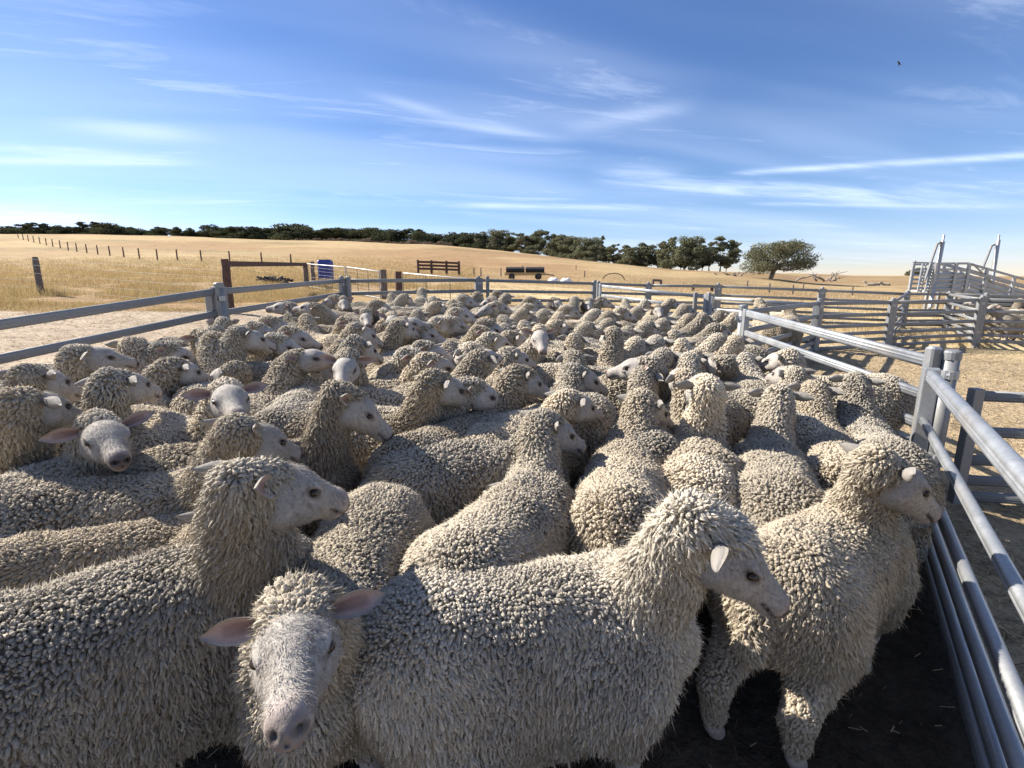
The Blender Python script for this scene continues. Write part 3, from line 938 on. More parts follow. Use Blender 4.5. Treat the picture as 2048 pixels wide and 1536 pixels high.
# ------------------------------------------------------------------ steel, timber and other materials
def steel_mat(name, base, rough, metal, seed):
    m, g = mat(name)
    tc = g.n('ShaderNodeNewGeometry'); pos = tc.outputs['Position']
    vor = g.n('ShaderNodeTexVoronoi'); vor.inputs['Scale'].default_value = 70.0; g.l(pos, vor.inputs['Vector'])
    bw = g.n('ShaderNodeRGBToBW'); g.l(vor.outputs['Color'], bw.inputs[0])
    a = g.noise(pos, 5.0, 5, 0.65); b = g.noise(pos, 1.3 + seed * 0.1, 3, 0.6)
    v = g.math('ADD', g.math('MULTIPLY', bw.outputs[0], 0.16), g.math('MULTIPLY', a, 0.32)); v = g.math('ADD', v, 0.74)
    sc = g.n('ShaderNodeVectorMath'); sc.operation = 'SCALE'; sc.inputs[0].default_value = base; g.l(v, sc.inputs['Scale'])
    col = g.mix(g.smooth(b, 0.56, 0.78, 0, 0.55), sc.outputs[0], (0.34, 0.28, 0.20))
    bs = g.n('ShaderNodeBsdfPrincipled'); bs.inputs['Metallic'].default_value = metal
    g.l(col, bs.inputs['Base Color'])
    g.l(g.smooth(a, 0.3, 0.7, rough - 0.08, rough + 0.12), bs.inputs['Roughness'])
    bp = g.n('ShaderNodeBump'); bp.inputs['Strength'].default_value = 0.12; bp.inputs['Distance'].default_value = 0.002; g.l(a, bp.inputs['Height']); g.l(bp.outputs[0], bs.inputs['Normal'])
    finish(g, bs.outputs[0]); return m
STEEL = steel_mat('galvanised_steel', (0.25, 0.25, 0.245), 0.52, 0.35, 0)  # base colour kept dark for rails whose visible sides are shaded
STEEL_LIT = steel_mat('galvanised_sunlit', (0.38, 0.385, 0.385), 0.44, 0.55, 3)  # lighter copy of the same steel, sunlight put into its colour

def plain_mat(name, c0, c1, scale, rough=0.85, stretch=(1, 1, 1), metal=0.0, bump=0.3):
    m, g = mat(name)
    geo = g.n('ShaderNodeTexCoord')
    mp = g.n('ShaderNodeMapping'); mp.inputs['Scale'].default_value = stretch; g.l(geo.outputs['Object'], mp.inputs[0])
    f = g.noise(mp.outputs[0], scale, 5, 0.65)
    col = g.mix(g.smooth(f, 0.3, 0.7), c0, c1)
    bs = g.n('ShaderNodeBsdfPrincipled'); bs.inputs['Roughness'].default_value = rough; bs.inputs['Metallic'].default_value = metal
    g.l(col, bs.inputs['Base Color'])
    bp = g.n('ShaderNodeBump'); bp.inputs['Strength'].default_value = bump; bp.inputs['Distance'].default_value = 0.01; g.l(f, bp.inputs['Height']); g.l(bp.outputs[0], bs.inputs['Normal'])
    finish(g, bs.outputs[0]); return m
TIMBER = plain_mat('old_timber', (0.10, 0.075, 0.06), (0.22, 0.18, 0.15), 9, 0.9, (4, 4, 0.5))
TIMBER_D = plain_mat('dark_timber', (0.06, 0.035, 0.028), (0.13, 0.075, 0.055), 9, 0.9, (3, 3, 1))
WIRE = plain_mat('fence_wire', (0.13, 0.12, 0.105), (0.20, 0.185, 0.165), 9, 0.6, metal=0.4)
WHITE_PIPE = plain_mat('pale_pipe', (0.42, 0.42, 0.41), (0.52, 0.52, 0.50), 12, 0.45, metal=0.25)
BLUE = plain_mat('blue_plastic', (0.012, 0.03, 0.22), (0.02, 0.05, 0.30), 3, 0.4)
BLACK = plain_mat('black_rubber', (0.012, 0.012, 0.013), (0.03, 0.028, 0.027), 6, 0.8)
DEBRIS = plain_mat('dark_debris', (0.03, 0.025, 0.022), (0.12, 0.10, 0.085), 8, 0.9)
OCHRE = plain_mat('weathered_ochre_board', (0.40, 0.27, 0.10), (0.52, 0.38, 0.18), 6, 0.85, (1, 6, 6))
SACK = plain_mat('white_sack', (0.68, 0.67, 0.63), (0.80, 0.79, 0.76), 5, 0.8)
SHEET = plain_mat('steel_sheet', (0.42, 0.44, 0.46), (0.55, 0.57, 0.58), 4, 0.5, metal=0.5)

RAILS6 = (1.03, 0.77, 0.54, 0.37, 0.22, 0.08)
# ------------------------------------------------------------------ yard posts and panels
def g_at(x, y): return float(tz(x, y))

def yard_post(p, label, kind='round', h=1.12, rz=0.0, group='galvanised yard posts', bracket=True):
    x, y = p[0], p[1]; gz = g_at(x, y)
    top = p[2] if len(p) > 2 and p[2] is not None else gz + h
    mb = MB(); o3 = np.array([x, y, gz])
    if kind == 'round':
        mb.tube([(x, y, gz - 0.05), (x, y, top)], 0.052, 16)
        o = mb.build('fence_post', STEEL, None, o3, smooth=False)
        for pl in o.data.polygons: pl.use_smooth = len(pl.vertices) == 4
        c = MB(); c.tube([(x, y, top - 0.05), (x, y, top + 0.002), (x, y, top + 0.012), (x, y, top + 0.020)], [0.058, 0.058, 0.050, 0.03], 16)
        cc = c.build('cap', STEEL, o, o3, smooth=False)
    else:
        s = 0.042; ch = 0.012
        prof = [(s, s - ch), (s - ch, s), (-s + ch, s), (-s, s - ch), (-s, -s + ch), (-s + ch, -s), (s - ch, -s), (s, -s + ch)]
        mb.prism((x, y, gz - 0.05), (x, y, top), prof, up=(math.cos(rz), math.sin(rz), 0))
        o = mb.build('fence_post', STEEL, None, o3)
        c = MB(); c.prism((x, y, top), (x, y, top + 0.016), prof, up=(math.cos(rz), math.sin(rz), 0), prof1=[(a * 0.6, b * 0.6) for a, b in prof])
        cc = c.build('cap', STEEL_LIT, o, o3)
    if bracket:
        for hz in (0.86, 0.30):
            b = MB(); zc = gz + hz * (top - gz)
            b.tube([(x, y, zc - 0.03), (x, y, zc + 0.03)], 0.062, 12)
            d = np.array([math.cos(rz), math.sin(rz), 0])
            b.box(np.array([x, y, zc]) + d * 0.065, (0.03, 0.012, 0.028), rz)
            bo = b.build('bracket', STEEL_LIT, o, o3)
            bl = MB(); q = np.array([x, y, zc]) + d * 0.066; s_ = np.array([-d[1], d[0], 0]); bl.tube([q - s_ * 0.024, q + s_ * 0.024], 0.009, 6); bl.build('bolt', SHEET, bo, o3)
    return tag(o, label, 'fence post', group)

def panel(p0, p1, label, rails=RAILS6, size=(0.044, 0.080), top_size=None, z0=None, z1=None, material=None, cat='fence', name='rail_fence', up0=True, up1=True,
          group='galvanised rail panels of the yards', gap=0.07, upr=0.036):
    """a steel rail panel between two posts; z0/z1 ground heights at its ends"""
    p0 = np.array(p0[:2], float); p1 = np.array(p1[:2], float)
    d = p1 - p0; L = np.linalg.norm(d); d /= L; rz = math.atan2(d[1], d[0])
    a = p0 + d * gap; b = p1 - d * gap
    za = g_at(*a) if z0 is None else z0; zb = g_at(*b) if z1 is None else z1
    root = empty(name, (a[0], a[1], za), label, cat, group)
    org = np.array([a[0], a[1], za]); material = material or STEEL
    for i, h in enumerate(rails):
        w, hh = (top_size if (top_size and i == 0) else size)
        mb = MB(); mb.prism((a[0], a[1], za + h), (b[0], b[1], zb + h), stadium(w, hh))
        o = mb.build('rail', material, root, org)
        for pl in o.data.polygons: pl.use_smooth = len(pl.vertices) == 4
    tp = max(rails) + 0.055
    for flag, q, z in ((up0, a, za), (up1, b, zb)):
        if not flag: continue
        mb = MB()
        r = upr; prof = [(r, r), (-r, r), (-r, -r), (r, -r)]
        mb.prism((q[0], q[1], z + 0.02), (q[0], q[1], z + tp), prof, up=(d[0], d[1], 0))
        mb.build('upright', material, root, org, bevel=0.006)
    return root

def build_yards():
    G0 = lambda k: PT[k][2] - 1.12
    Lout = (-4.45, 1.4)
    big = (0.046, 0.086)
    panel(Lout, PT['A'], 'galvanised rail panel along the left side, nearest the camera, running out at the left edge', top_size=big, z0=0.04, z1=G0('A'))
    panel(PT['A'], PT['B'], 'galvanised rail panel on the left side between the capped post and the corner post', z0=G0('A'), z1=G0('B'))
    panel(PT['B'], PT['C'], 'back galvanised rail panel in front of the mesh farm gates', z0=G0('B'), z1=G0('C'))
    panel(PT['C'], PT['D'], 'back galvanised rail panel in front of the dark feed trailer', z0=G0('C'), z1=G0('D'))
    panel(PT['D'], PT['E'], 'short back galvanised rail panel just right of the white sacks', z0=G0('D'), z1=G0('E'))
    panel(PT['E'], PT['F'], 'back galvanised rail panel in front of the dense bushy trees', z0=G0('E'), z1=G0('F'))
    panel(PT['F'], PT['G'], 'back galvanised rail panel in front of the lone spreading tree', z0=G0('F'), z1=G0('G'))
    panel(PT['G'], PT['HH'], 'back galvanised rail panel in front of the sheep lying far off', z0=G0('G'), z1=G0('HH'))
    H2 = at_depth(1900, 583, 15.6)
    panel(PT['HH'], H2, 'short galvanised rail panel right below the first ramp mast', z0=G0('HH'), z1=H2[2] - 1.12)
    H3 = at_depth(2140, 590, 15.0)
    panel(H2, H3, 'galvanised rail panel in front of the loading ramp', z0=H2[2] - 1.12, z1=H3[2] - 1.12)
    # right-hand back boundary of the main pen: pale sunlit rails
    D2 = at_depth(1197, 563, 14.0)
    panel(D2, PT['J'], 'sunlit pale rail panel at the back right of the flock', z0=D2[2] - 1.15, z1=PT['J'][2] - 1.12, rails=(1.03, 0.77, 0.5, 0.25), material=STEEL_LIT)
    panel(PT['J'], PT['G2'], 'sunlit pale rail panel behind the swung dark gate', z0=PT['J'][2] - 1.15, z1=PT['G2'][2] - 1.15, rails=(1.03, 0.77, 0.5, 0.25), material=STEEL_LIT)
    panel(PT['RR'], PT['G2'], 'dark shaded rail gate swinging away from the far post of the right fence', z0=G0('RR'), z1=G0('G2'), name='yard_gate', cat='gate')
    panel(PT['G2'], PT['K'], 'shaded rail panel of the right yard, left one of its two long sides', z0=G0('G2'), z1=G0('K'))
    panel(PT['K'], PT['M'], 'shaded rail panel of the right yard next to the sheep with visible legs', z0=G0('K'), z1=G0('M'))
    MR = at_depth(2160, 596, 11.2)
    panel(PT['M'], MR, 'rail panel at the right edge with sheep standing behind it', z0=G0('M'), z1=MR[2] - 1.12)
    panel(PT['M'], H2, 'rail panel running back from the right yard to the loading ramp', z0=G0('M'), z1=H2[2] - 1.12)
    panel(PT['K'], PT['HH'], 'rail panel running back from the right yard towards the far boundary', z0=G0('K'), z1=G0('HH'))
    # right side fence of the main pen and the front gate
    panel(PT['FR'], PT['RR'], 'long bright rail panel along the right side of the flock', top_size=(0.058, 0.100), size=(0.050, 0.084), z0=G0('FR') - 0.01, z1=G0('RR'), material=STEEL_LIT, gap=0.10)
    p0 = at_depth(1862, 752, 3.48); az = math.radians(33)
    d = np.array([-math.sin(az), -math.cos(az)]); p1 = p0[:2] + d * 4.2
    zt = p0[2]
    fg = [0.0, 0.32, 0.58, 0.72, 0.84, 0.94]
    gz = zt - 1.0
    panel(p0, p1, 'big galvanised gate with six round rails at the lower right, nearest the camera', rails=[1.0 - q for q in fg], size=(0.050, 0.058), top_size=(0.066, 0.094), z0=gz, z1=gz + 0.0,
          material=STEEL_LIT, name='yard_gate', cat='gate', gap=0.0, upr=0.044)
    q0 = at_depth(1957, 762, 3.62); q1 = q0[:2] + np.array([2.6, -0.30])
    panel(q0, q1, 'dark shaded rail gate behind the front gate at the right edge', rails=(0.95, 0.68, 0.46, 0.30, 0.17, 0.06), z0=q0[2] - 1.06, z1=q0[2] - 1.1, name='yard_gate', cat='gate', gap=0.0)
    # posts
    yard_post(PT['FR'], 'stout round capped post joining the right fence and the front gate', 'round', rz=math.radians(-120))
    sq = PT['FR'].copy() + np.array([-0.085, 0.06, 0.02]); yard_post(sq, 'square post close against the stout round post at the right', 'square', bracket=False)
    yard_post(PT['RR'], 'round capped post at the far end of the bright right fence', 'round', rz=math.pi)
    yard_post(PT['A'], 'round capped post in the left fence with white collar', 'round', rz=math.radians(-60))
    sq = PT['A'].copy() + np.array([-0.07, -0.10, -0.12]); yard_post(sq, 'shorter square post touching the round post of the left fence', 'square', bracket=False)
    yard_post(PT['B'], 'corner post where the left fence meets the back fence', 'square', rz=0.3)
    sq = PT['B'].copy() + np.array([0.13, 0.02, -0.01]); yard_post(sq, 'slim square post just right of the left back corner post', 'square', bracket=False)
    yard_post(PT['C'], 'left one of the paired posts in the middle of the back fence', 'square', rz=0.2)
    sq = PT['C'].copy() + np.array([0.22, 0.05, 0.0]); yard_post(sq, 'right one of the paired posts in the middle of the back fence', 'square', bracket=False)
    yard_post(PT['D'], 'back fence post just right of the white sacks', 'square', rz=0.2)
    yard_post(D2, 'post at the far left end of the sunlit pale rails', 'square', rz=0.2, bracket=False)
    yard_post(PT['E'], 'back fence post behind the middle of the first sunlit pale panel', 'square', rz=0.2)
    yard_post(PT['F'], 'back fence post behind the joint of the two sunlit pale panels', 'square', rz=0.2)
    yard_post(PT['G'], 'back fence post right of the lone spreading tree', 'square', rz=0.2)
    yard_post(PT['HH'], 'back fence post left of the loading ramp ladder', 'square', rz=0.2)
    yard_post(H2, 'post below the first ramp mast', 'square', rz=0.2)
    yard_post(PT['J'], 'left post of the pair joining the two sunlit pale panels', 'square', rz=0.6, bracket=False)
    sq = PT['J'].copy() + np.array([-0.28, 0.08, 0.0]); yard_post(sq, 'short twin post standing left of the joint of the sunlit pale panels', 'square', bracket=False)
    yard_post(PT["G2"], 'post where the swung dark gate meets the right yard', 'square', rz=0.1)
    yard_post(PT['K'], 'middle post of the shaded right yard', 'square', rz=0.1)
    yard_post(PT['M'], 'post of the right yard just left of the sheep with visible legs', 'square', rz=0.1)
    sq = PT['M'].copy() + np.array([0.14, 0.06, 0.06]); yard_post(sq, 'taller post touching the right yard post by the sheep', 'square', bracket=False)
build_yards()

# ------------------------------------------------------------------ farm fence, timber posts and mesh gates on the left
def timber_post(base, top, label, r=0.075, seed=0, material=None, group='old timber fence posts', name='timber_post', n=10):
    rg = random.Random(seed); base = np.array(base, float); top = np.array(top, float)
    mb = MB(); m = 7; pts = []; rad = []
    for i in range(m):
        t = i / (m - 1)
        pts.append(base + (top - base) * t + np.array([rg.uniform(-1, 1), rg.uniform(-1, 1), 0]) * r * 0.10 - np.array([0, 0, 0.06 if i == 0 else 0]))
        rad.append(r * (1.08 - 0.14 * t) * rg.uniform(0.95, 1.05))
    mb.tube(pts, rad, n)
    o = mb.build(name, material or TIMBER, None, base)
    return tag(o, label, 'fence post', group)

def wires(name, pts, label, group=None, r=0.0035, cat='wire', material=None, sag=0.01):
    mb = MB()
    for line in pts:
        L = []
        for a, b in zip(line[:-1], line[1:]):
            for t in np.linspace(0, 1, 5)[:-1]:
                p = np.array(a) * (1 - t) + np.array(b) * t; p = p - [0, 0, sag * 4 * t * (1 - t)]; L.append(p)
        L.append(np.array(line[-1])); mb.tube(L, r, 5)
    o = mb.build(name, material or WIRE, None, pts[0][0])
    return tag(o, label, cat, group)

def mesh_gate(a, b, ha, hb, label, seed=0):
    """tubular farm gate with a square-mesh filling between two top points"""
    a = np.array(a, float); b = np.array(b, float)
    root = empty('mesh_gate', a - [0, 0, ha], label, 'gate', 'tubular mesh farm gates'); org = a - np.array([0, 0, ha])
    la, lb = a - [0, 0, ha - 0.12], b - [0, 0, hb - 0.12]
    fr = MB(); fr.tube([la, a - [0, 0, 0.06], a * 0.985 + b * 0.015, b * 0.985 + a * 0.015, b - [0, 0, 0.06], lb, la], 0.021, 8); fr.build('frame', WHITE_PIPE, root, org, smooth=True)
    n = 3
    st = MB()
    for i in range(1, n): t = i / n; st.tube([la * (1 - t) + lb * t, a * (1 - t) + b * t], 0.014, 6)
    st.build('stay', WIRE, root, org)
    me = MB(); W = np.linalg.norm(b - a); nx = int(W / 0.15); r = 0.0032
    for i in range(1, nx): t = i / nx; me.tube([la * (1 - t) + lb * t, a * (1 - t) + b * t], r, 4, False)
    for j in range(1, 7): s = j / 7; me.tube([la * (1 - s) + a * s, lb * (1 - s) + b * s], r, 4, False)
    me.build('mesh', WIRE, root, org)
    return root

def build_farm_fence():
    w1b = hit(83, 591); w1t = at_depth(70, 515, (w1b - EYE) @ FWD)
    timber_post(w1b, w1t, 'weathered grey timber post standing alone at the left', 0.085, 1)
    w2t = at_depth(449, 518, 12.6); w2b = np.array([w2t[0], w2t[1], g_at(w2t[0], w2t[1])])
    timber_post(w2b, w2t, 'dark stout strainer post at the left end of the timber beam', 0.10, 2, TIMBER_D)
    w3t = at_depth(610, 526, 22.0); w3b = np.array([w3t[0], w3t[1], g_at(w3t[0], w3t[1])])
    timber_post(w3b, w3t, 'grey timber post at the right end of the timber beam', 0.11, 3)
    w3c = at_depth(624, 523, 24.0); timber_post((w3c[0], w3c[1], g_at(w3c[0], w3c[1])), w3c, 'second grey timber post behind the first mesh gate', 0.10, 4)
    mb = MB(); a = w2t - [0, 0, 0.12]; b = w3t - [0, 0, 0.06]
    mb.prism(a, b, [(0.06, 0.07), (-0.06, 0.07), (-0.06, -0.07), (0.06, -0.07)])
    tag(mb.build('timber_beam', TIMBER_D, None, a), 'dark red-brown timber beam lying level between two posts', 'beam')
    wires('stay_wire', [[w2t - [0, 0, 0.18], w3b + [0, 0, 0.3]]], 'thin diagonal stay wire under the timber beam')
    w4t = at_depth(766, 540, 18.5); w4b = np.array([w4t[0], w4t[1], g_at(w4t[0], w4t[1])])
    timber_post(w4b, w4t, 'thick grey post left of the gap between the mesh gates', 0.13, 5)
    w5t = at_depth(796, 543, 17.8); w5b = np.array([w5t[0], w5t[1], g_at(w5t[0], w5t[1])])
    timber_post(w5b, w5t, 'thick dark post right of the gap between the mesh gates', 0.12, 6, TIMBER_D)
    j = at_depth(690, 534, 20.0)
    mesh_gate(w3t - [0, 0, 0.03], j, 1.1, 1.1, 'mesh farm gate in front of the blue drum')
    mesh_gate(j + [0.08, -0.05, 0], w4t - [0.15, 0, 0.05], 1.1, 1.1, 'mesh farm gate between the blue drum and the thick grey post')
    e = at_depth(951, 559, 16.4)
    mesh_gate(w5t + [0.16, 0, -0.05], e, 1.1, 1.05, 'wide mesh farm gate behind the back fence, right of the gap')
    # wires of the fence through the two left posts
    wl = w1b + (w1b - w2b) * 1.3
    hs = (0.2, 0.42, 0.66, 0.9, 1.08)
    wl[2] = g_at(wl[0], wl[1])
    wires('fence_wire', [[wl + [0, 0, h], w1b + [0, 0, h], w2b + [0, 0, h]] for h in hs], 'thin plain wires strung between the two left timber posts')
    # blue drum and dark heap
    bt = at_depth(650, 521, 25.5); gz = g_at(bt[0], bt[1])
    mb = MB(); w, dd = 0.33, 0.28; ch = 0.07
    prof = [(w, dd - ch), (w - ch, dd), (-w + ch, dd), (-w, dd - ch), (-w, -dd + ch), (-w + ch, -dd), (w - ch, -dd), (w, -dd + ch)]
    hgt = bt[2] - gz
    sh = lambda k: [(a * k, b * k) for a, b in prof]
    lev = [(0, .95), (.05, 1), (.30, 1), (.32, .94), (.36, .94), (.38, 1), (.66, 1), (.68, .94), (.72, .94), (.74, 1), (.95, 1), (1, .9)]
    for (h0, k0), (h1, k1) in zip(lev[:-1], lev[1:]):
        mb.prism((bt[0], bt[1], gz + h0 * hgt), (bt[0], bt[1], gz + h1 * hgt), sh(k0), up=(0, 1, 0), caps=(h0 == 0 or h1 == 1), prof1=sh(k1))
    o = tag(mb.build('drum', BLUE, None, (bt[0], bt[1], gz)), 'tall blue plastic drum standing behind the first mesh gate', 'drum')
    lid = MB(); lid.prism((bt[0], bt[1], gz + hgt + 0.002), (bt[0], bt[1], gz + hgt + 0.04), sh(0.8), up=(0, 1, 0)); lid.build('lid', BLUE, o, (bt[0], bt[1], gz))
    hp = hit(545, 569)
    rg = random.Random(5); mb = MB()
    for i in range(26):
        c = hp + np.array([rg.gauss(0, 0.30), rg.gauss(0, 0.18), rg.uniform(0.02, 0.32)]); a = rg.uniform(0, 3.14); L = rg.uniform(0.08, 0.3)
        dv = np.array([math.cos(a), math.sin(a) * 0.6, rg.uniform(-0.3, 0.4)]) * L
        mb.tube([c - dv, c + dv * 0.2, c + dv], [rg.uniform(.03, .08), rg.uniform(.05, .10), rg.uniform(.015, .05)], 6)
    tag(mb.build('wood_heap', DEBRIS, None, hp), 'small dark heap of burnt sticks on the dirt under the beam', 'wood heap')
    # row of posts climbing the hill
    row = [(37, 476.5), (47, 479.5), (57, 482), (68, 484.5), (80, 487), (93, 490), (106, 493), (121, 496), (137, 500), (154, 503), (174, 506), (196, 509), (220, 511), (248, 514), (279, 517), (315, 519), (355, 520), (403, 522), (460, 524), (524, 528), (583, 534)]
    base0 = None; tops = []
    for i, (px, py) in enumerate(row):
        p = hit(px, py); h = 1.15
        if base0 is None or True:
            o = timber_post(p, p + [0, 0, h], 'thin dark fence post, number %s from the beam along the row climbing the left hill' % ORD[len(row) - i], 0.07, 20 + i, TIMBER_D, 'thin posts climbing the left hill', n=6)
        tops.append(p)
    wires('fence_wire', [[p + [0, 0, h] for p in tops] for h in (0.4, 0.75, 1.05)], 'thin wires along the row of posts climbing the left hill', r=0.006)

ORD = ['', 'one', 'two', 'three', 'four', 'five', 'six', 'seven', 'eight', 'nine', 'ten', 'eleven', 'twelve', 'thirteen', 'fourteen', 'fifteen', 'sixteen', 'seventeen', 'eighteen', 'nineteen',
       'twenty', 'twenty-one', 'twenty-two', 'twenty-three', 'twenty-four', 'twenty-five', 'twenty-six', 'twenty-seven', 'twenty-eight', 'twenty-nine', 'thirty'] + ['number %d' % k for k in range(31, 120)]
build_farm_fence()

def build_far_things():
    # far timber rails
    def rail_pair(pxs, depth, label, rails=(0.95, 0.7, 0.45), mat_=TIMBER_D, h=1.1):
        P = []
        for px, py in pxs:
            t = at_depth(px, py, depth); P.append(np.array([t[0], t[1], g_at(t[0], t[1])]))
        root = empty('timber_fence', P[0], label, 'fence', None); org = P[0]
        for p in P:
            mb = MB(); mb.tube([p, p + [0, 0, h * 0.5], p + [0, 0, h]], [0.10, 0.095, 0.09], 7); mb.build('post', mat_, root, org)
        for a, b in zip(P[:-1], P[1:]):
            for r in rails:
                mb = MB(); mb.prism(a + [0, 0, r], b + [0, 0, r], [(0.03, 0.08), (-0.03, 0.08), (-0.03, -0.08), (0.03, -0.08)]); mb.build('rail', mat_, root, org)
        return root
    rail_pair([(836, 532), (863, 534), (893, 536), (918, 538)], 38, 'dark low timber fence in the field left of the feed trailer')
    rail_pair([(1306, 560), (1322, 559)], 36, 'short pale timber rail with two posts in the right field', (0.36,), TIMBER, 0.42)
    rail_pair([(1387, 562), (1425, 563)], 30, 'short dark timber strainer fence behind the pale panels', (0.32,), TIMBER_D, 0.40)
    # feed trailer
    tl = hit(1012, 560); dep = 36.0
    c = at_depth(1050, 560, dep); c[2] = g_at(c[0], c[1])
    root = empty('feed_trailer', c, 'long dark feed trailer with two black troughs parked in the field', 'feed trailer')
    mb = MB(); mb.box(c + [0, 0, 0.40], (1.46, 0.44, 0.10)); mb.build('bed', OCHRE, root, c, bevel=0.01)
    for s in (-1, 1):
        pr = [(0.42 * math.cos(a), 0.24 * math.sin(a)) for a in np.linspace(0, 2 * math.pi, 15)[:-1]]
        mb = MB(); mb.prism(c + [s * 0.70 - 0.66, 0, 0.66], c + [s * 0.70 + 0.66, 0, 0.66], pr); mb.build('trough', BLACK, root, c)
    for sx in (-0.95, 0.95):
        for sy in (-0.45, 0.45):
            mb = MB(); mb.prism(c + [sx, sy - 0.08, 0.22], c + [sx, sy + 0.08, 0.22], [(0.22 * math.cos(a), 0.22 * math.sin(a)) for a in np.linspace(0, 2 * math.pi, 17)[:-1]]); wh = mb.build('wheel', BLACK, root, c); rm = MB(); rm.prism(c + [sx, sy - 0.085, 0.22], c + [sx, sy + 0.085, 0.22], [(0.11 * math.cos(a), 0.11 * math.sin(a)) for a in np.linspace(0, 2 * math.pi, 13)[:-1]]); rm.build('rim', DEBRIS, wh, c)
    mb = MB(); mb.tube([c + [1.4, 0, 0.38], c + [2.1, 0, 0.30]], 0.04, 6); mb.build('drawbar', DEBRIS, root, c)
    for i, (px, py) in enumerate(((1107, 567), (1131, 567))):
        p = at_depth(px, py, 32); p[2] = g_at(p[0], p[1])
        mb = MB(); n = 10
        for k in range(6):
            pass
        rings = [(0.0, .8), (.08, 1), (.22, .95), (.32, .6), (.36, .25)]
        vs = []; 
        for hz, sc in rings:
            for a in np.linspace(0, 2 * math.pi, n + 1)[:-1]: vs.append(p + [0.36 * sc * math.cos(a) * (1 + .08 * math.sin(3 * a + i)), 0.26 * sc * math.sin(a), hz * (1 + .1 * math.cos(a * 2))])
        fs = [(r * n + k, r * n + (k + 1) % n, (r + 1) * n + (k + 1) % n, (r + 1) * n + k) for r in range(4) for k in range(n)] + [tuple(range(4 * n, 5 * n))]
        mb.add(vs, fs)
        tag(mb.build('sack', SACK, None, p, smooth=True), ['white full sack lying on the stubble, left one of two', 'white full sack lying on the stubble, right one of two'][i], 'sack', 'white sacks on the stubble')
    # wire posts along the middle and right field
    k = 0
    for px, top, base, lab in ((948, 536, 553, 'thin post left of the feed trailer, left one of a close pair'), (962, 536, 553, 'thin post left of the feed trailer, right one of a close pair'),
            (1002, 536, 553, 'thin post close against the left end of the feed trailer'), (1169, 550, 556, 'short lone stump post in the field right of the white sacks'), (1494, 566, 578, 'thin post in front of the heap of dead branches left of the lone tree'),
            (1538, 568, 585, 'thin post in front of the trunk of the lone tree'), (1585, 572, 588, 'taller thin post in front of the right half of the lone tree'), (1606, 571, 580, 'thin post in front of the arching dead limbs'),
            (1704, 577, 590, 'thin post just beyond the back fence below the sheep lying far off'), (1152, 533, 541, 'thin post on the slope under the tall gum trees'), (1080, 537, 545, 'thin post rising behind the right end of the feed trailer'), (1045, 536, 543, 'thin post rising behind the middle of the feed trailer')):
        p = hit(px, base); dep = (p - EYE) @ FWD; h = max(0.6, min(1.3, (base - top) * dep / 1000))
        timber_post(p, p + [0, 0, h], lab, 0.05, 60 + k, TIMBER, 'thin posts in the open field', n=6)
        k += 1
    # hoop
    p = hit(1227, 560); mb = MB(); mb.tube([p + [0.9 * math.cos(a), 0, 0.55 * math.sin(a)] for a in np.linspace(0, math.pi, 12)], 0.04, 6)
    tag(mb.build('pipe_hoop', DEBRIS, None, p), 'low bent pipe hoop standing in the right field', 'hoop')
    # bird
    b = at_depth(1798, 126, 34.0); mb = MB()
    dv = nrm([-0.6, 0.2, 0.75])
    mb.tube([b - dv * .16, b - dv * .08, b, b + dv * .10, b + dv * .17], [0.012, .04, .05, .045, .012], 7)
    o = mb.build('bird', BLACK, None, b, smooth=True)
    for s, e in ((1, np.array([0.26, 0.02, -0.12])), (-1, np.array([0.08, 0.10, -0.26]))):
        w = MB(); a0 = b + dv * 0.07; a1 = b - dv * 0.06; m = (a0 + a1) / 2 + e * 0.6
        w.add([a0, a1, b + e, m + [0, 0.03, 0.02], m - [0, 0.03, 0.02]], [(0, 3, 2), (2, 3, 1), (0, 2, 4), (1, 4, 2), (0, 1, 3), (0, 4, 1)]); w.build('wing', BLACK, o, b)
    tag(o, 'small dark bird flying high in the sky at the right', 'bird')
build_far_things()

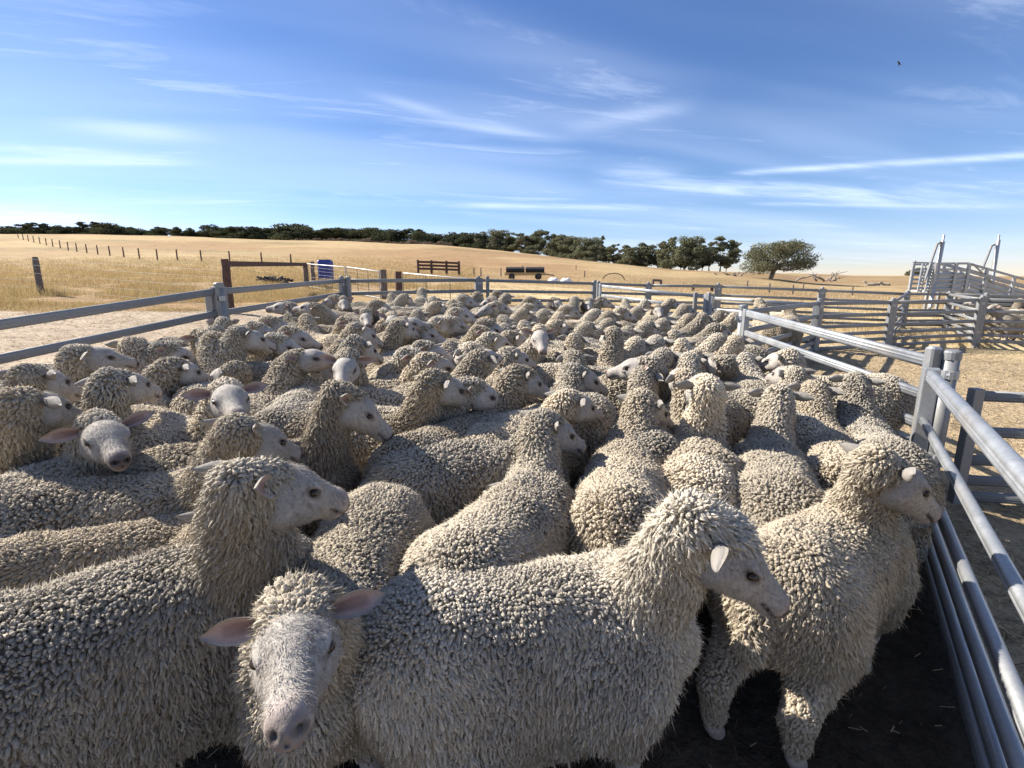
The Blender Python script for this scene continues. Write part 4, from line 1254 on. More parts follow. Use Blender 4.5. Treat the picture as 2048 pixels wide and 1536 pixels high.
# ------------------------------------------------------------------ loading ramp
def build_ramp():
    dep = 19.0
    def P(px, py, d=dep): return at_depth(px, py, d)
    gl = P(1868, 600); gz = g_at(gl[0], gl[1])
    root = empty('loading_ramp', (gl[0], gl[1], gz), 'long galvanised livestock loading ramp with two leaning masts at the right', 'loading ramp'); org = np.array([gl[0], gl[1], gz])
    ax = nrm([1.0, -0.10, 0.0]); wv = nrm([0.10, 1.0, 0.0])           # along the ramp (down to the right), across it
    hi = P(1885, 527); top0 = hi[2]                                       # top rail at the high end
    S = np.array([hi[0], hi[1], 0.0])
    L = 7.5; drop = 2.15; slope = drop / L
    def pt(s, w, z): q = S + ax * s + wv * w; q[2] = z; return q
    zt = lambda s: top0 - max(0.0, s - 0.9) * slope                       # top rail line
    for w in (0.0, 1.3):
        for i, dz in enumerate((0.0, 0.22, 0.42, 0.60, 0.76, 0.95)):
            mb = MB(); mb.prism(pt(-0.2, w, zt(0) - dz), pt(0.9, w, zt(0) - dz), stadium(0.045, 0.085, 3, False)); mb.prism(pt(0.9, w, zt(0) - dz), pt(L, w, zt(L) - dz), stadium(0.045, 0.085, 3, False)); mb.build('rail', STEEL_LIT, root, org)
        for s in (-0.2, 0.5, 0.95, 1.6, 2.6, 3.6, 4.6, 5.6, 6.6, 7.4):
            g0 = pt(s, w, 0); zg = g_at(g0[0], g0[1])
            mb = MB(); mb.prism(pt(s, w, zg), pt(s, w, zt(s) + 0.03), [(0.045, 0.045), (-0.045, 0.045), (-0.045, -0.045), (0.045, -0.045)], up=(0, 1, 0)); mb.build('upright', STEEL_LIT, root, org)
    for dz in (0.25, 0.45, 0.65):
        mb = MB(); mb.prism(pt(0.9, 2.0, zt(0.9) - dz), pt(L, 2.0, zt(L) - dz), stadium(0.04, 0.07, 3, False)); mb.build('rail', STEEL_LIT, root, org)
    for s0, s1 in ((1.6, 2.6), (3.6, 4.6), (5.6, 6.6)):
        q0, q1 = pt(s0, -0.05, 0), pt(s1, -0.05, 0); mb = MB(); mb.tube([pt(s0, -0.05, zt(s0) - 0.95), pt(s1, -0.05, g_at(q1[0], q1[1]) + 0.1)], 0.03, 6); mb.build('brace', STEEL, root, org)
    # catwalk handrail standing proud on the far side
    for dz in (0.0, -0.35):
        mb = MB(); mb.tube([pt(0.2, 2.0, top0 + 0.10 + dz), pt(1.4, 2.0, top0 + 0.06 + dz), pt(L, 2.0, zt(L) + 0.28 + dz)], 0.028, 8); mb.build('handrail', STEEL_LIT, root, org)
    for s in (0.3, 1.5, 2.2, 2.9, 3.6, 4.4, 5.2, 6.0, 6.8):
        mb = MB(); mb.tube([pt(s, 2.0, zt(s) - 0.75), pt(s, 2.0, zt(s) + 0.18)], 0.022, 6); mb.build('stanchion', STEEL, root, org)
    # floor, kick sheet and the sheeted side panels at the high end
    mb = MB(); zf = lambda s: zt(s) - 1.05
    mb.prism(pt(-0.2, 0.65, zf(0)), pt(0.9, 0.65, zf(0)), [(0.62, 0.03), (-0.62, 0.03), (-0.62, -0.03), (0.62, -0.03)]); mb.prism(pt(0.9, 0.65, zf(0.9)), pt(L, 0.65, zf(L)), [(0.62, 0.03), (-0.62, 0.03), (-0.62, -0.03), (0.62, -0.03)]); mb.build('floor', SHEET, root, org)
    mb = MB(); mb.box(pt(0.35, 0.06, top0 - 0.70), (0.52, 0.012, 0.36), math.atan2(ax[1], ax[0])); mb.build('side_sheet', SHEET, root, org)
    mb = MB(); mb.box(pt(1.75, 0.06, zt(2.1) - 0.62), (0.62, 0.012, 0.22), math.atan2(ax[1], ax[0])); mb.build('side_sheet', SHEET, root, org)
    # brace across the high end
    mb = MB(); mb.tube([pt(1.0, -0.05, top0 + 0.0), pt(1.9, -0.05, top0 - 0.75)], 0.028, 6); mb.build('brace', STEEL_LIT, root, org)
    # two leaning slatted ladders at the high end
    for k, (pa, pb, ww) in enumerate((((1849, 527), (1838, 585), 0.16), ((1866, 529), (1852, 585), 0.16))):
        a = P(*pa, dep - 0.2 + 0.5 * k); b = P(*pb, dep - 0.2 + 0.5 * k)
        lad = MB(); sx = np.array([ww, 0.12, 0])
        for s in (-1, 1): lad.tube([b + sx * s, a + sx * s], 0.028, 6)
        for t in np.linspace(0.06, 0.94, 9):
            c = b * (1 - t) + a * t
            lad.prism(c - sx, c + sx, [(0.035, 0.025), (-0.035, 0.025), (-0.035, -0.025), (0.035, -0.025)])
        lad.build('ladder', STEEL_LIT, root, org)
    # masts with their bent braces
    for k, (tp, bt, br) in enumerate((((1888, 470), (1866, 585), [(1882, 484), (1874, 489), (1850, 560)]), ((1998, 470), (1984, 560), [(1990, 489), (1983, 492), (1964, 540)]))):
        d = dep + 0.2 + 1.4 * k
        a, b = P(*tp, d), P(*bt, d)
        g = b.copy()
        mb = MB(); t = nrm(a - b); mb.prism(b - t * 0.6, b + (a - b) * 0.88, stadium(0.15, 0.21, 4, False)); mb.prism(b + (a - b) * 0.88, a, stadium(0.08, 0.11, 4, False)); mast = mb.build('mast', STEEL_LIT, root, org)
        mb = MB(); mb.tube([P(q[0], q[1], d - 0.05) for q in br], 0.045, 8); mb.build('brace', STEEL, mast, org)
    # dark body added for the shade and unclear dark things below the ramp
    tk = at_depth(2010, 612, 16.6); g2 = g_at(tk[0], tk[1])
    mb = MB(); mb.prism((tk[0] - 0.85, tk[1] + 0.2, g2 + 0.62), (tk[0] + 1.6, tk[1], g2 + 0.62), [(0.42 * math.cos(a), 0.36 * math.sin(a)) for a in np.linspace(0, 2 * math.pi, 19)[:-1]])
    o = tag(mb.build('dark_body', BLACK, None, (tk[0], tk[1], g2), smooth=False), 'low black shape added for the dark area below the loading ramp', 'dark_body')
    for s in (-0.5, 1.1):
        mb = MB(); mb.box((tk[0] + s, tk[1] + 0.1, g2 + 0.14), (0.07, 0.4, 0.14)); mb.build('dark_body_foot', DEBRIS, o, (tk[0], tk[1], g2))
build_ramp()

# ------------------------------------------------------------------ trees, scrub, dry grass
def leaf_mat(name, c0, c1, c2):
    m, g = mat(name)
    a = g.n('ShaderNodeAttribute', attribute_name='col'); oi = g.n('ShaderNodeObjectInfo')
    sp = g.n('ShaderNodeSeparateColor'); g.l(a.outputs['Color'], sp.inputs[0])
    col = g.mix(sp.outputs[0], c0, c1); col = g.mix(g.math('MULTIPLY', oi.outputs['Random'], 0.6), col, c2)
    d = g.n('ShaderNodeBsdfDiffuse'); g.l(col, d.inputs[0]); t = g.n('ShaderNodeBsdfTranslucent'); g.l(col, t.inputs[0])
    mx = g.n('ShaderNodeMixShader'); mx.inputs[0].default_value = 0.22; g.l(d.outputs[0], mx.inputs[1]); g.l(t.outputs[0], mx.inputs[2])
    finish(g, mx.outputs[0]); return m
LEAF = leaf_mat('gum_leaves', (0.120, 0.120, 0.070), (0.230, 0.222, 0.135), (0.135, 0.142, 0.082))
LEAF_D = leaf_mat('dark_leaves', (0.058, 0.064, 0.036), (0.125, 0.128, 0.070), (0.070, 0.080, 0.042))
SCRUB = leaf_mat('scrub_leaves', (0.16, 0.125, 0.085), (0.26, 0.21, 0.15), (0.20, 0.155, 0.105))
BARK = plain_mat('bark', (0.16, 0.125, 0.095), (0.30, 0.25, 0.20), 3, 0.9, (1, 1, 0.4))
DEADWOOD = plain_mat('dead_wood', (0.16, 0.13, 0.11), (0.34, 0.29, 0.25), 3, 0.9)

def tree_meshes(seed, W, H, clumps, leaves, leaf, base=0.25, flat=0.6, lean=0.0, trunks=1, tr=0.16):
    """trunk and crown meshes of one tree, W wide and H tall, base at the origin"""
    rg = np.random.default_rng(seed); rr = random.Random(seed)
    cl = []
    tries = 0
    while len(cl) < clumps and tries < 4000:
        tries += 1
        a = rg.uniform(0, 2 * math.pi); r = math.sqrt(rg.random()) * 0.5 * W * 0.84
        zc = base + (1 - base) * (rg.random() ** 0.75)
        env = math.sqrt(max(0.0, 1 - ((zc - base * 0.9) / (1.04 - base * 0.9)) ** 2.2))
        if r > 0.5 * W * 0.9 * env: continue
        c = np.array([r * math.cos(a) + lean * zc * H, r * math.sin(a), zc * H])
        s = rg.uniform(0.10, 0.19) * W * (0.75 + 0.35 * (1 - zc))
        if any(np.linalg.norm((c - q[0]) * [1, 1, 1.3]) < 0.55 * max(s, q[1]) for q in cl): continue
        c[2] = min(c[2], H - s * flat * 0.9)
        cl.append((c, s))
    mb = MB()
    for t in range(trunks):
        a = rr.uniform(0, 6.28); off = np.array([math.cos(a), math.sin(a), 0]) * tr * 1.2 * (t > 0)
        fork = off * 1.5 + np.array([lean * H * 0.25 + rr.uniform(-.3, .3) * (1 if t else .4), rr.uniform(-.3, .3), H * (base * 0.75)])
        mb.tube([off - [0, 0, 0.3], off + (fork - off) * 0.3, off + (fork - off) * 0.65, fork], [tr * 1.5, tr * 1.1, tr * 0.95, tr * 0.8], 8)
        mine = cl[t::trunks]
        for c, s in mine:
            m = fork * 0.5 + c * 0.5 + np.array([rr.uniform(-1, 1), rr.uniform(-1, 1), rr.uniform(-.5, .2)]) * 0.07 * W
            mb.tube([fork, fork * 0.7 + m * 0.3 + [0, 0, .05 * H], m, c], [tr * 0.5, tr * 0.38, tr * 0.26, tr * 0.10], 5, False)
    trunk = bpy.data.meshes.new('trunk'); trunk.from_pydata(mb.v, [], mb.f); trunk.materials.append(BARK)
    for p in trunk.polygons: p.use_smooth = True
    # leaf clumps: small tilted leaf-sprays through each clump's outer shell
    w = np.array([s ** 2 for _, s in cl]); w /= w.sum()
    k = rg.choice(len(cl), leaves, p=w)
    C = np.array([c for c, _ in cl])[k]; S = np.array([s for _, s in cl])[k]
    d = rg.normal(size=(leaves, 3)); d /= np.linalg.norm(d, axis=1)[:, None]
    lob = 1 + 0.28 * snoise(d * 1.0 + C * 0.7, 4.0, seed + 5, 2)
    rad = S * lob * (0.40 + 0.62 * rg.random(leaves) ** 0.45)
    p = C + d * rad[:, None] * [1, 1, flat]
    nrmv = d + rg.normal(size=(leaves, 3)) * 0.75; nrmv /= np.linalg.norm(nrmv, axis=1)[:, None]
    ref = rg.normal(size=(leaves, 3)); t1 = np.cross(nrmv, ref); t1 /= np.linalg.norm(t1, axis=1)[:, None]; t2 = np.cross(nrmv, t1)
    sz = leaf * rg.uniform(0.5, 1.25, leaves)
    V = np.zeros((leaves, 4, 3))
    for j, (a, b) in enumerate(((-1, -.1), (0, -.55), (1, .1), (0, .55))): V[:, j] = p + t1 * (a * sz)[:, None] + t2 * (b * sz)[:, None] + nrmv * (0.15 * sz * (a * a))[:, None]
    tone = np.clip(0.5 + 0.4 * snoise(C, 1.3, seed + 9, 2) + rg.normal(size=leaves) * 0.2, 0, 1)
    col = np.repeat(np.stack([tone] * 3, 1), 4, axis=0)
    crown = mesh_np('crown', V.reshape(-1, 3), np.arange(leaves * 4).reshape(-1, 4), None, col, smooth=False)
    return trunk, crown

def place_tree(meshes, p, scale, rz, label, name='gum_tree', cat='tree', group='trees along the skyline', sxy=1.0):
    tr, cr = meshes
    o = put(name, tr, None, p, rz); o.scale = (scale * sxy, scale * sxy, scale)
    tag(o, label, cat, group)
    put('crown', cr, o)
    return o

def build_trees():
    def proto(seed, W, H, n, leaves, leaf, m, **kw):
        a = tree_meshes(seed, W, H, n, leaves, leaf, **kw); a[1].materials.append(m); return a
    # built 10 m tall; scaled to what the photo shows
    D = [proto(1, 13, 10, 30, 7600, 0.34, LEAF_D, base=0.06, flat=0.7), proto(2, 11, 10, 24, 7000, 0.34, LEAF_D, base=0.10, flat=0.7),
         proto(3, 16, 10, 34, 8200, 0.36, LEAF_D, base=0.05, flat=0.65), proto(4, 12, 10, 16, 3600, 0.36, LEAF_D, base=0.45, flat=0.42)]
    G = [proto(5, 10, 10, 30, 9000, 0.30, LEAF, base=0.08, flat=0.75, trunks=2), proto(6, 12, 10, 38, 9500, 0.30, LEAF, base=0.10, flat=0.72, trunks=2),
         proto(7, 8, 10, 24, 5200, 0.28, LEAF, base=0.2, flat=0.7), proto(8, 12, 10, 22, 4800, 0.30, LEAF, base=0.35, flat=0.5)]
    rg = random.Random(77)
    def base_y(px): return float(np.interp(px, [c[0] for c in CREST], [c[1] for c in CREST]))
    def spot(px, dist, dy=0.0):
        d = ray(px, 540); d = d / math.hypot(d[0], d[1]); x, y = d[0] * dist, d[1] * dist
        return np.array([x, y, float(tz(x, y)) - 0.1])
    def dist_at(px): return float(np.interp(px, [c[0] for c in DIST], [c[1] for c in DIST]))
    places = ['far left', 'left', 'centre-left', 'centre', 'centre-right', 'right']
    front = []
    # (pixel x, top y, kind)
    L = [(8, 462, 'D'), (38, 457, 'D'), (62, 461, 'D'), (84, 449, 'U'), (112, 457, 'D'), (138, 456, 'D'), (163, 459, 'D'), (203, 448, 'U'), (182, 459, 'D'), (226, 452, 'D'), (250, 455, 'U'),
         (276, 460, 'D'), (300, 462, 'D'), (322, 463, 'D'), (346, 457, 'U'), (372, 458, 'D'), (398, 460, 'D'), (432, 456, 'D'), (458, 457, 'D'), (482, 459, 'D'), (507, 458, 'D'), (530, 461, 'D'),
         (556, 463, 'D'), (582, 459, 'D'), (602, 454, 'B'), (640, 463, 'D'), (664, 458, 'U'), (688, 462, 'D'), (722, 464, 'D'), (752, 462, 'B'), (784, 464, 'D'), (822, 462, 'U'), (846, 468, 'D'),
         (872, 473, 'D'), (895, 479, 'D'), (916, 471, 'D'), (942, 472, 'D'), (966, 474, 'D'), (990, 466, 'G'), (1018, 472, 'G'), (1044, 473, 'G'), (1066, 466, 'U2'), (1094, 470, 'G'), (1120, 476, 'G'),
         (1145, 480, 'G'), (1172, 482, 'G'), (1201, 480, 'T'), (1190, 496, 'G'), (1226, 495, 'G'), (1256, 497, 'G'), (1288, 493, 'G'), (1315, 505, 'G'), (1338, 484, 'G'), (1368, 482, 'G'), (1394, 487, 'G'), (1418, 492, 'G'),
         (1440, 482, 'G'), (1404, 507, 'G'), (1362, 512, 'G'), (1452, 512, 'G'), (958, 490, 'D'), (1010, 494, 'G'), (1060, 496, 'G'), (1108, 500, 'G'), (1148, 504, 'G'), (1270, 512, 'G'), (1240, 515, 'G'),
         (880, 487, 'D'), (1330, 518, 'G')]
    L.sort()
    for i, (px, top, kd) in enumerate(L):
        dist = dist_at(px) * (1.06 + 0.07 * rg.random())
        if top > 485 and px < 1200: dist *= 0.97
        p = spot(px, dist); dep = (p - EYE) @ FWD
        ytop = CAM_H + dep * ray(px, top)[2]
        h = max(2.6, (ytop - p[2]) * 1.08 + 0.4)
        pool = {'D': D[:3], 'U': [D[3]], 'B': [D[2]], 'G': G[:3], 'U2': [G[3]], 'T': [G[2]]}[kd]
        ms = pool[rg.randrange(len(pool))]
        sxy = {'D': rg.uniform(1.0, 1.45), 'U': 1.15, 'B': 1.35, 'G': rg.uniform(1.1, 1.5), 'U2': 1.1, 'T': 0.7}[kd]
        # how wide a low tree on the far left is: the wood there reads as one low band
        if px < 900: sxy *= 1.25
        kind = {'D': 'dark bushy tree', 'U': 'dark flat-topped tree rising above its neighbours', 'B': 'broad dark dome-shaped tree', 'G': 'grey-green bushy gum tree', 'U2': 'grey-green open-crowned gum tree', 'T': 'slim tall gum tree'}[kd]
        lab = '%s on the skyline, %s tree from the left' % (kind, ORDI(i + 1))
        place_tree(ms, p, h / 10.0, rg.uniform(0, 6.28), lab, sxy=sxy)
    # undergrowth that closes the foot of the wood
    # lone tree with a wide crown and bare limbs
    t = tree_meshes(31, 14.5, 7.6, 40, 17000, 0.17, base=0.30, flat=0.50, lean=0.22, trunks=4, tr=0.26); t[1].materials.append(LEAF)
    p = hit(1538, 560)
    o = place_tree(t, p - [0, 0, 0.05], 1.0, 0.0, 'lone spreading gum tree with a wide rounded crown and bare lower limbs', group=None)
    dep = (p - EYE) @ FWD
    s = 76 / 1000 * dep / 7.6; o.scale = (s, s, s)
    # fallen and dead branches either side of it
    def dead(px, py, n, w, h, seed, label):
        rg2 = random.Random(seed); q = hit(px, py); mb = MB()
        for i in range(n):
            a = np.array([rg2.uniform(-w, w), rg2.uniform(-1.2, 1.2), 0.1]); pts = [q + a]; ang = rg2.uniform(0.2, 2.9); st = rg2.uniform(0.35, 0.8) * h
            for k in range(5):
                ang += rg2.uniform(-0.55, 0.35); pts.append(pts[-1] + np.array([math.cos(ang) * st, rg2.uniform(-.3, .3), math.sin(ang) * st * 0.34]))
                pts[-1][2] = max(pts[-1][2], q[2] + 0.08)
            mb.tube(pts, [0.16, 0.13, 0.10, 0.07, 0.045, 0.02], 6)
            for k in (2, 3):
                e = pts[k] + np.array([rg2.uniform(-.8, .8), rg2.uniform(-.4, .4), rg2.uniform(0, .7)]) * h * 0.6; mb.tube([pts[k], (pts[k] + e) / 2 + [0, 0, .1], e], [.06, .045, .02], 5)
        tag(mb.build('dead_branches', DEADWOOD, None, q, smooth=True), label, 'dead branches')
    dead(1620, 563, 9, 4.0, 1.3, 3, 'bleached dead limbs arching to the ground right of the lone tree')
    dead(1478, 554, 7, 2.2, 0.6, 4, 'heap of dead branches lying left of the lone tree')
    # scrub along the hill below the wood
    B = []
    for sd in (51, 52, 53):
        a = tree_meshes(sd, 4.2, 1.5, 14, 1100, 0.17, base=0.05, flat=0.55, tr=0.04); a[1].materials.append(SCRUB); B.append(a)
    i = 0
    for px in np.arange(596, 905, 11.5):
        py = float(np.interp(px, [596, 700, 800, 905], [487.5, 490.5, 495.5, 502.0]))
        q = spot(px + rg.uniform(-3, 3), dist_at(px) * 0.96)
        i += 1
        place_tree(B[i % 3], q, 0.8 + 0.55 * rg.random() * min(1, (px - 560) / 150), rg.uniform(0, 6), 'low dry scrub bush below the dark wood, %s from the left' % ORDI(i), 'scrub_bush', 'bush', 'dry scrub bushes on the hill')
    # dark clump on the far right horizon, mostly behind the ramp
    d = ray(1832, 552); d = d / math.hypot(d[0], d[1]); dist = 330.0
    for k, (px, s) in enumerate(((1822, 0.36), (1836, 0.44), (1852, 0.42))):
        d = ray(px, 552); d = d / math.hypot(d[0], d[1]); q = np.array([d[0] * dist, d[1] * dist, 0]); q[2] = g_at(q[0], q[1]) - 0.2
        place_tree(G[k], q, s, k, ['small dark tree on the right horizon, clear of the ramp', 'small dark tree on the right horizon, just left of the ramp ladder', 'small dark tree on the right horizon behind the ramp ladder'][k], group='small trees on the right horizon', sxy=1.5)

def ORDI(n):
    base = ['', 'first', 'second', 'third', 'fourth', 'fifth', 'sixth', 'seventh', 'eighth', 'ninth', 'tenth', 'eleventh', 'twelfth', 'thirteenth', 'fourteenth', 'fifteenth', 'sixteenth', 'seventeenth', 'eighteenth', 'nineteenth']
    tens = {20: ('twentieth', 'twenty'), 30: ('thirtieth', 'thirty'), 40: ('fortieth', 'forty'), 50: ('fiftieth', 'fifty'), 60: ('sixtieth', 'sixty'), 70: ('seventieth', 'seventy'), 80: ('eightieth', 'eighty')}
    if n < 20: return base[n]
    t = n // 10 * 10
    return tens[t][0] if n == t else tens[t][1] + '-' + base[n - t]
build_trees()

def blade_mesh(name, P, H, W, lean, colr, seed, kinds=None):
    """many thin grass blades as one mesh: each a bent two-triangle sliver"""
    rg = np.random.default_rng(seed); n = len(P)
    a = rg.uniform(0, 2 * math.pi, n); d = np.stack([np.cos(a), np.sin(a), np.zeros(n)], 1)
    b = rg.uniform(0, 2 * math.pi, n); l = np.stack([np.cos(b), np.sin(b), np.zeros(n)], 1) * (lean * rg.random(n))[:, None]
    V = np.zeros((n, 5, 3)); up = np.array([0, 0, 1.0])
    V[:, 0] = P - d * W[:, None]; V[:, 1] = P + d * W[:, None]
    V[:, 2] = P + d * (W * 0.7)[:, None] + (up * 0.55 + l * 0.3) * H[:, None]; V[:, 3] = P - d * (W * 0.7)[:, None] + (up * 0.55 + l * 0.3) * H[:, None]
    V[:, 4] = P + (up * 0.95 + l) * H[:, None]
    o = (np.arange(n) * 5)[:, None]
    q = np.array([[0, 1, 2, 3]]) + o; t = np.array([[3, 2, 4]]) + o
    return mesh_np(name, V.reshape(-1, 3), q, t, np.repeat(colr, 5, axis=0), smooth=False)

def build_grass():
    m, g = mat('dry_grass_mat')
    a = g.n('ShaderNodeAttribute', attribute_name='col')
    d = g.n('ShaderNodeBsdfDiffuse'); g.l(a.outputs['Color'], d.inputs[0]); t = g.n('ShaderNodeBsdfTranslucent'); g.l(a.outputs['Color'], t.inputs[0])
    mx = g.n('ShaderNodeMixShader'); mx.inputs[0].default_value = 0.3; g.l(d.outputs[0], mx.inputs[1]); g.l(t.outputs[0], mx.inputs[2])
    finish(g, mx.outputs[0])
    rg = np.random.default_rng(4)
    def scatter(n, az0, az1, r0, r1, pw=1.0):
        az = np.radians(rg.uniform(az0, az1, n)); u = rg.random(n)
        r = (r0 ** -pw + u * (r1 ** -pw - r0 ** -pw)) ** (-1 / pw)
        return np.stack([r * np.sin(az), r * np.cos(az)], 1), r, az
    P, r, az = scatter(230000, -50, -4, 14.5, 75, 0.9)
    n1 = snoise(P, 0.9, 11); den = snoise(P, 1.6, 71)
    azd = np.degrees(az)
    edge = r + 1.2 * n1 - 0.05 * np.clip(-azd - 20, 0, 60)
    keep = (edge > 15.6) & (den > -0.55 + 0.5 * rg.random(len(P))) & ~((azd > -18) & (r < 24)) & ~((azd > -30) & (r < 17.5))
    P, r, den = P[keep], r[keep], den[keep]
    z = tz(P[:, 0], P[:, 1])
    H = np.clip(0.17 + 0.14 * den, 0.05, 0.4) * rg.uniform(0.6, 1.25, len(P)) * np.clip((r - 14) / 6, 0.45, 1)
    W = 0.003 * np.clip(r / 14, 1, 4)
    c = np.array([0.52, 0.385, 0.19]) * rg.uniform(0.65, 1.2, len(P))[:, None]; gr = rg.random(len(P)) < 0.10 * (r < 24); c[gr] = np.array([0.26, 0.25, 0.11])
    me = blade_mesh('dry_grass', np.c_[P, z], H, W, 0.7, np.clip(c, 0, 1), 6); me.materials.append(m)
    o = put('dry_grass', me); o['kind'] = 'stuff'; o['label'] = 'dry golden grass standing in the left paddock'; o['category'] = 'dry grass'
    # short stubble behind the back fence and to the right
    P, r, az = scatter(90000, -6, 44, 14, 60, 1.0)
    den = snoise(P, 1.3, 72); keep = ((den > -0.3) & ((np.degrees(az) < 20) | (r > 16)))
    P, r, den = P[keep], r[keep], den[keep]
    z = tz(P[:, 0], P[:, 1]); H = np.clip(0.10 + 0.05 * den, 0.03, 0.2) * rg.uniform(0.6, 1.3, len(P)); W = 0.004 * np.clip(r / 14, 1, 4)
    c = np.array([0.57, 0.445, 0.25]) * rg.uniform(0.7, 1.15, len(P))[:, None]
    me = blade_mesh('stubble', np.c_[P, z], H, W, 1.2, np.clip(c, 0, 1), 7); me.materials.append(m)
    o = put('stubble', me); o['kind'] = 'stuff'; o['label'] = 'short pale stubble behind the back fence'; o['category'] = 'stubble'
    # straw litter lying flat on the dirt
    n = 60000
    th = rg.uniform(-1.15, 1.0, n); r = 1.2 + 16 * rg.random(n) ** 1.2
    P = np.stack([r * np.sin(th), r * np.cos(th)], 1)
    pen = in_poly(P[:, 0], P[:, 1], PEN); clus = snoise(P, 2.2, 73)
    keep = np.where(pen, rg.random(n) < 0.06, (clus > -0.25) | (rg.random(n) < 0.2)); P = P[keep]; r = r[keep]; n = len(P)
    z = tz(P[:, 0], P[:, 1]) + 0.012 + snoise(P, 3.1, 5) * 0.015 + 0.01 * rg.random(n)
    a = rg.uniform(0, 2 * math.pi, n); L = rg.uniform(0.015, 0.06, n); L = np.where(pen[keep], L * 0.45, L); d = np.stack([np.cos(a), np.sin(a), rg.uniform(-.15, .25, n)], 1); s = np.stack([-np.sin(a), np.cos(a), np.zeros(n)], 1)
    w = 0.0022 * np.clip(r / 5, 1, 3)
    C = np.c_[P, z]; V = np.zeros((n, 4, 3))
    V[:, 0] = C - d * L[:, None] - s * w[:, None]; V[:, 1] = C + d * L[:, None] - s * w[:, None]; V[:, 2] = C + d * L[:, None] + s * w[:, None]; V[:, 3] = C - d * L[:, None] + s * w[:, None]
    c = np.where(rg.random(n)[:, None] < 0.6, np.array([[0.62, 0.49, 0.28]]), np.array([[0.20, 0.145, 0.09]])) * rg.uniform(0.7, 1.1, n)[:, None]
    me = mesh_np('straw_litter', V.reshape(-1, 3), np.arange(n * 4).reshape(-1, 4), None, np.repeat(c, 4, axis=0), smooth=False); me.materials.append(m)
    o = put('straw_litter', me); o['kind'] = 'stuff'; o['label'] = 'loose straw and dry droppings scattered over the trampled dirt'; o['category'] = 'straw'
build_grass()

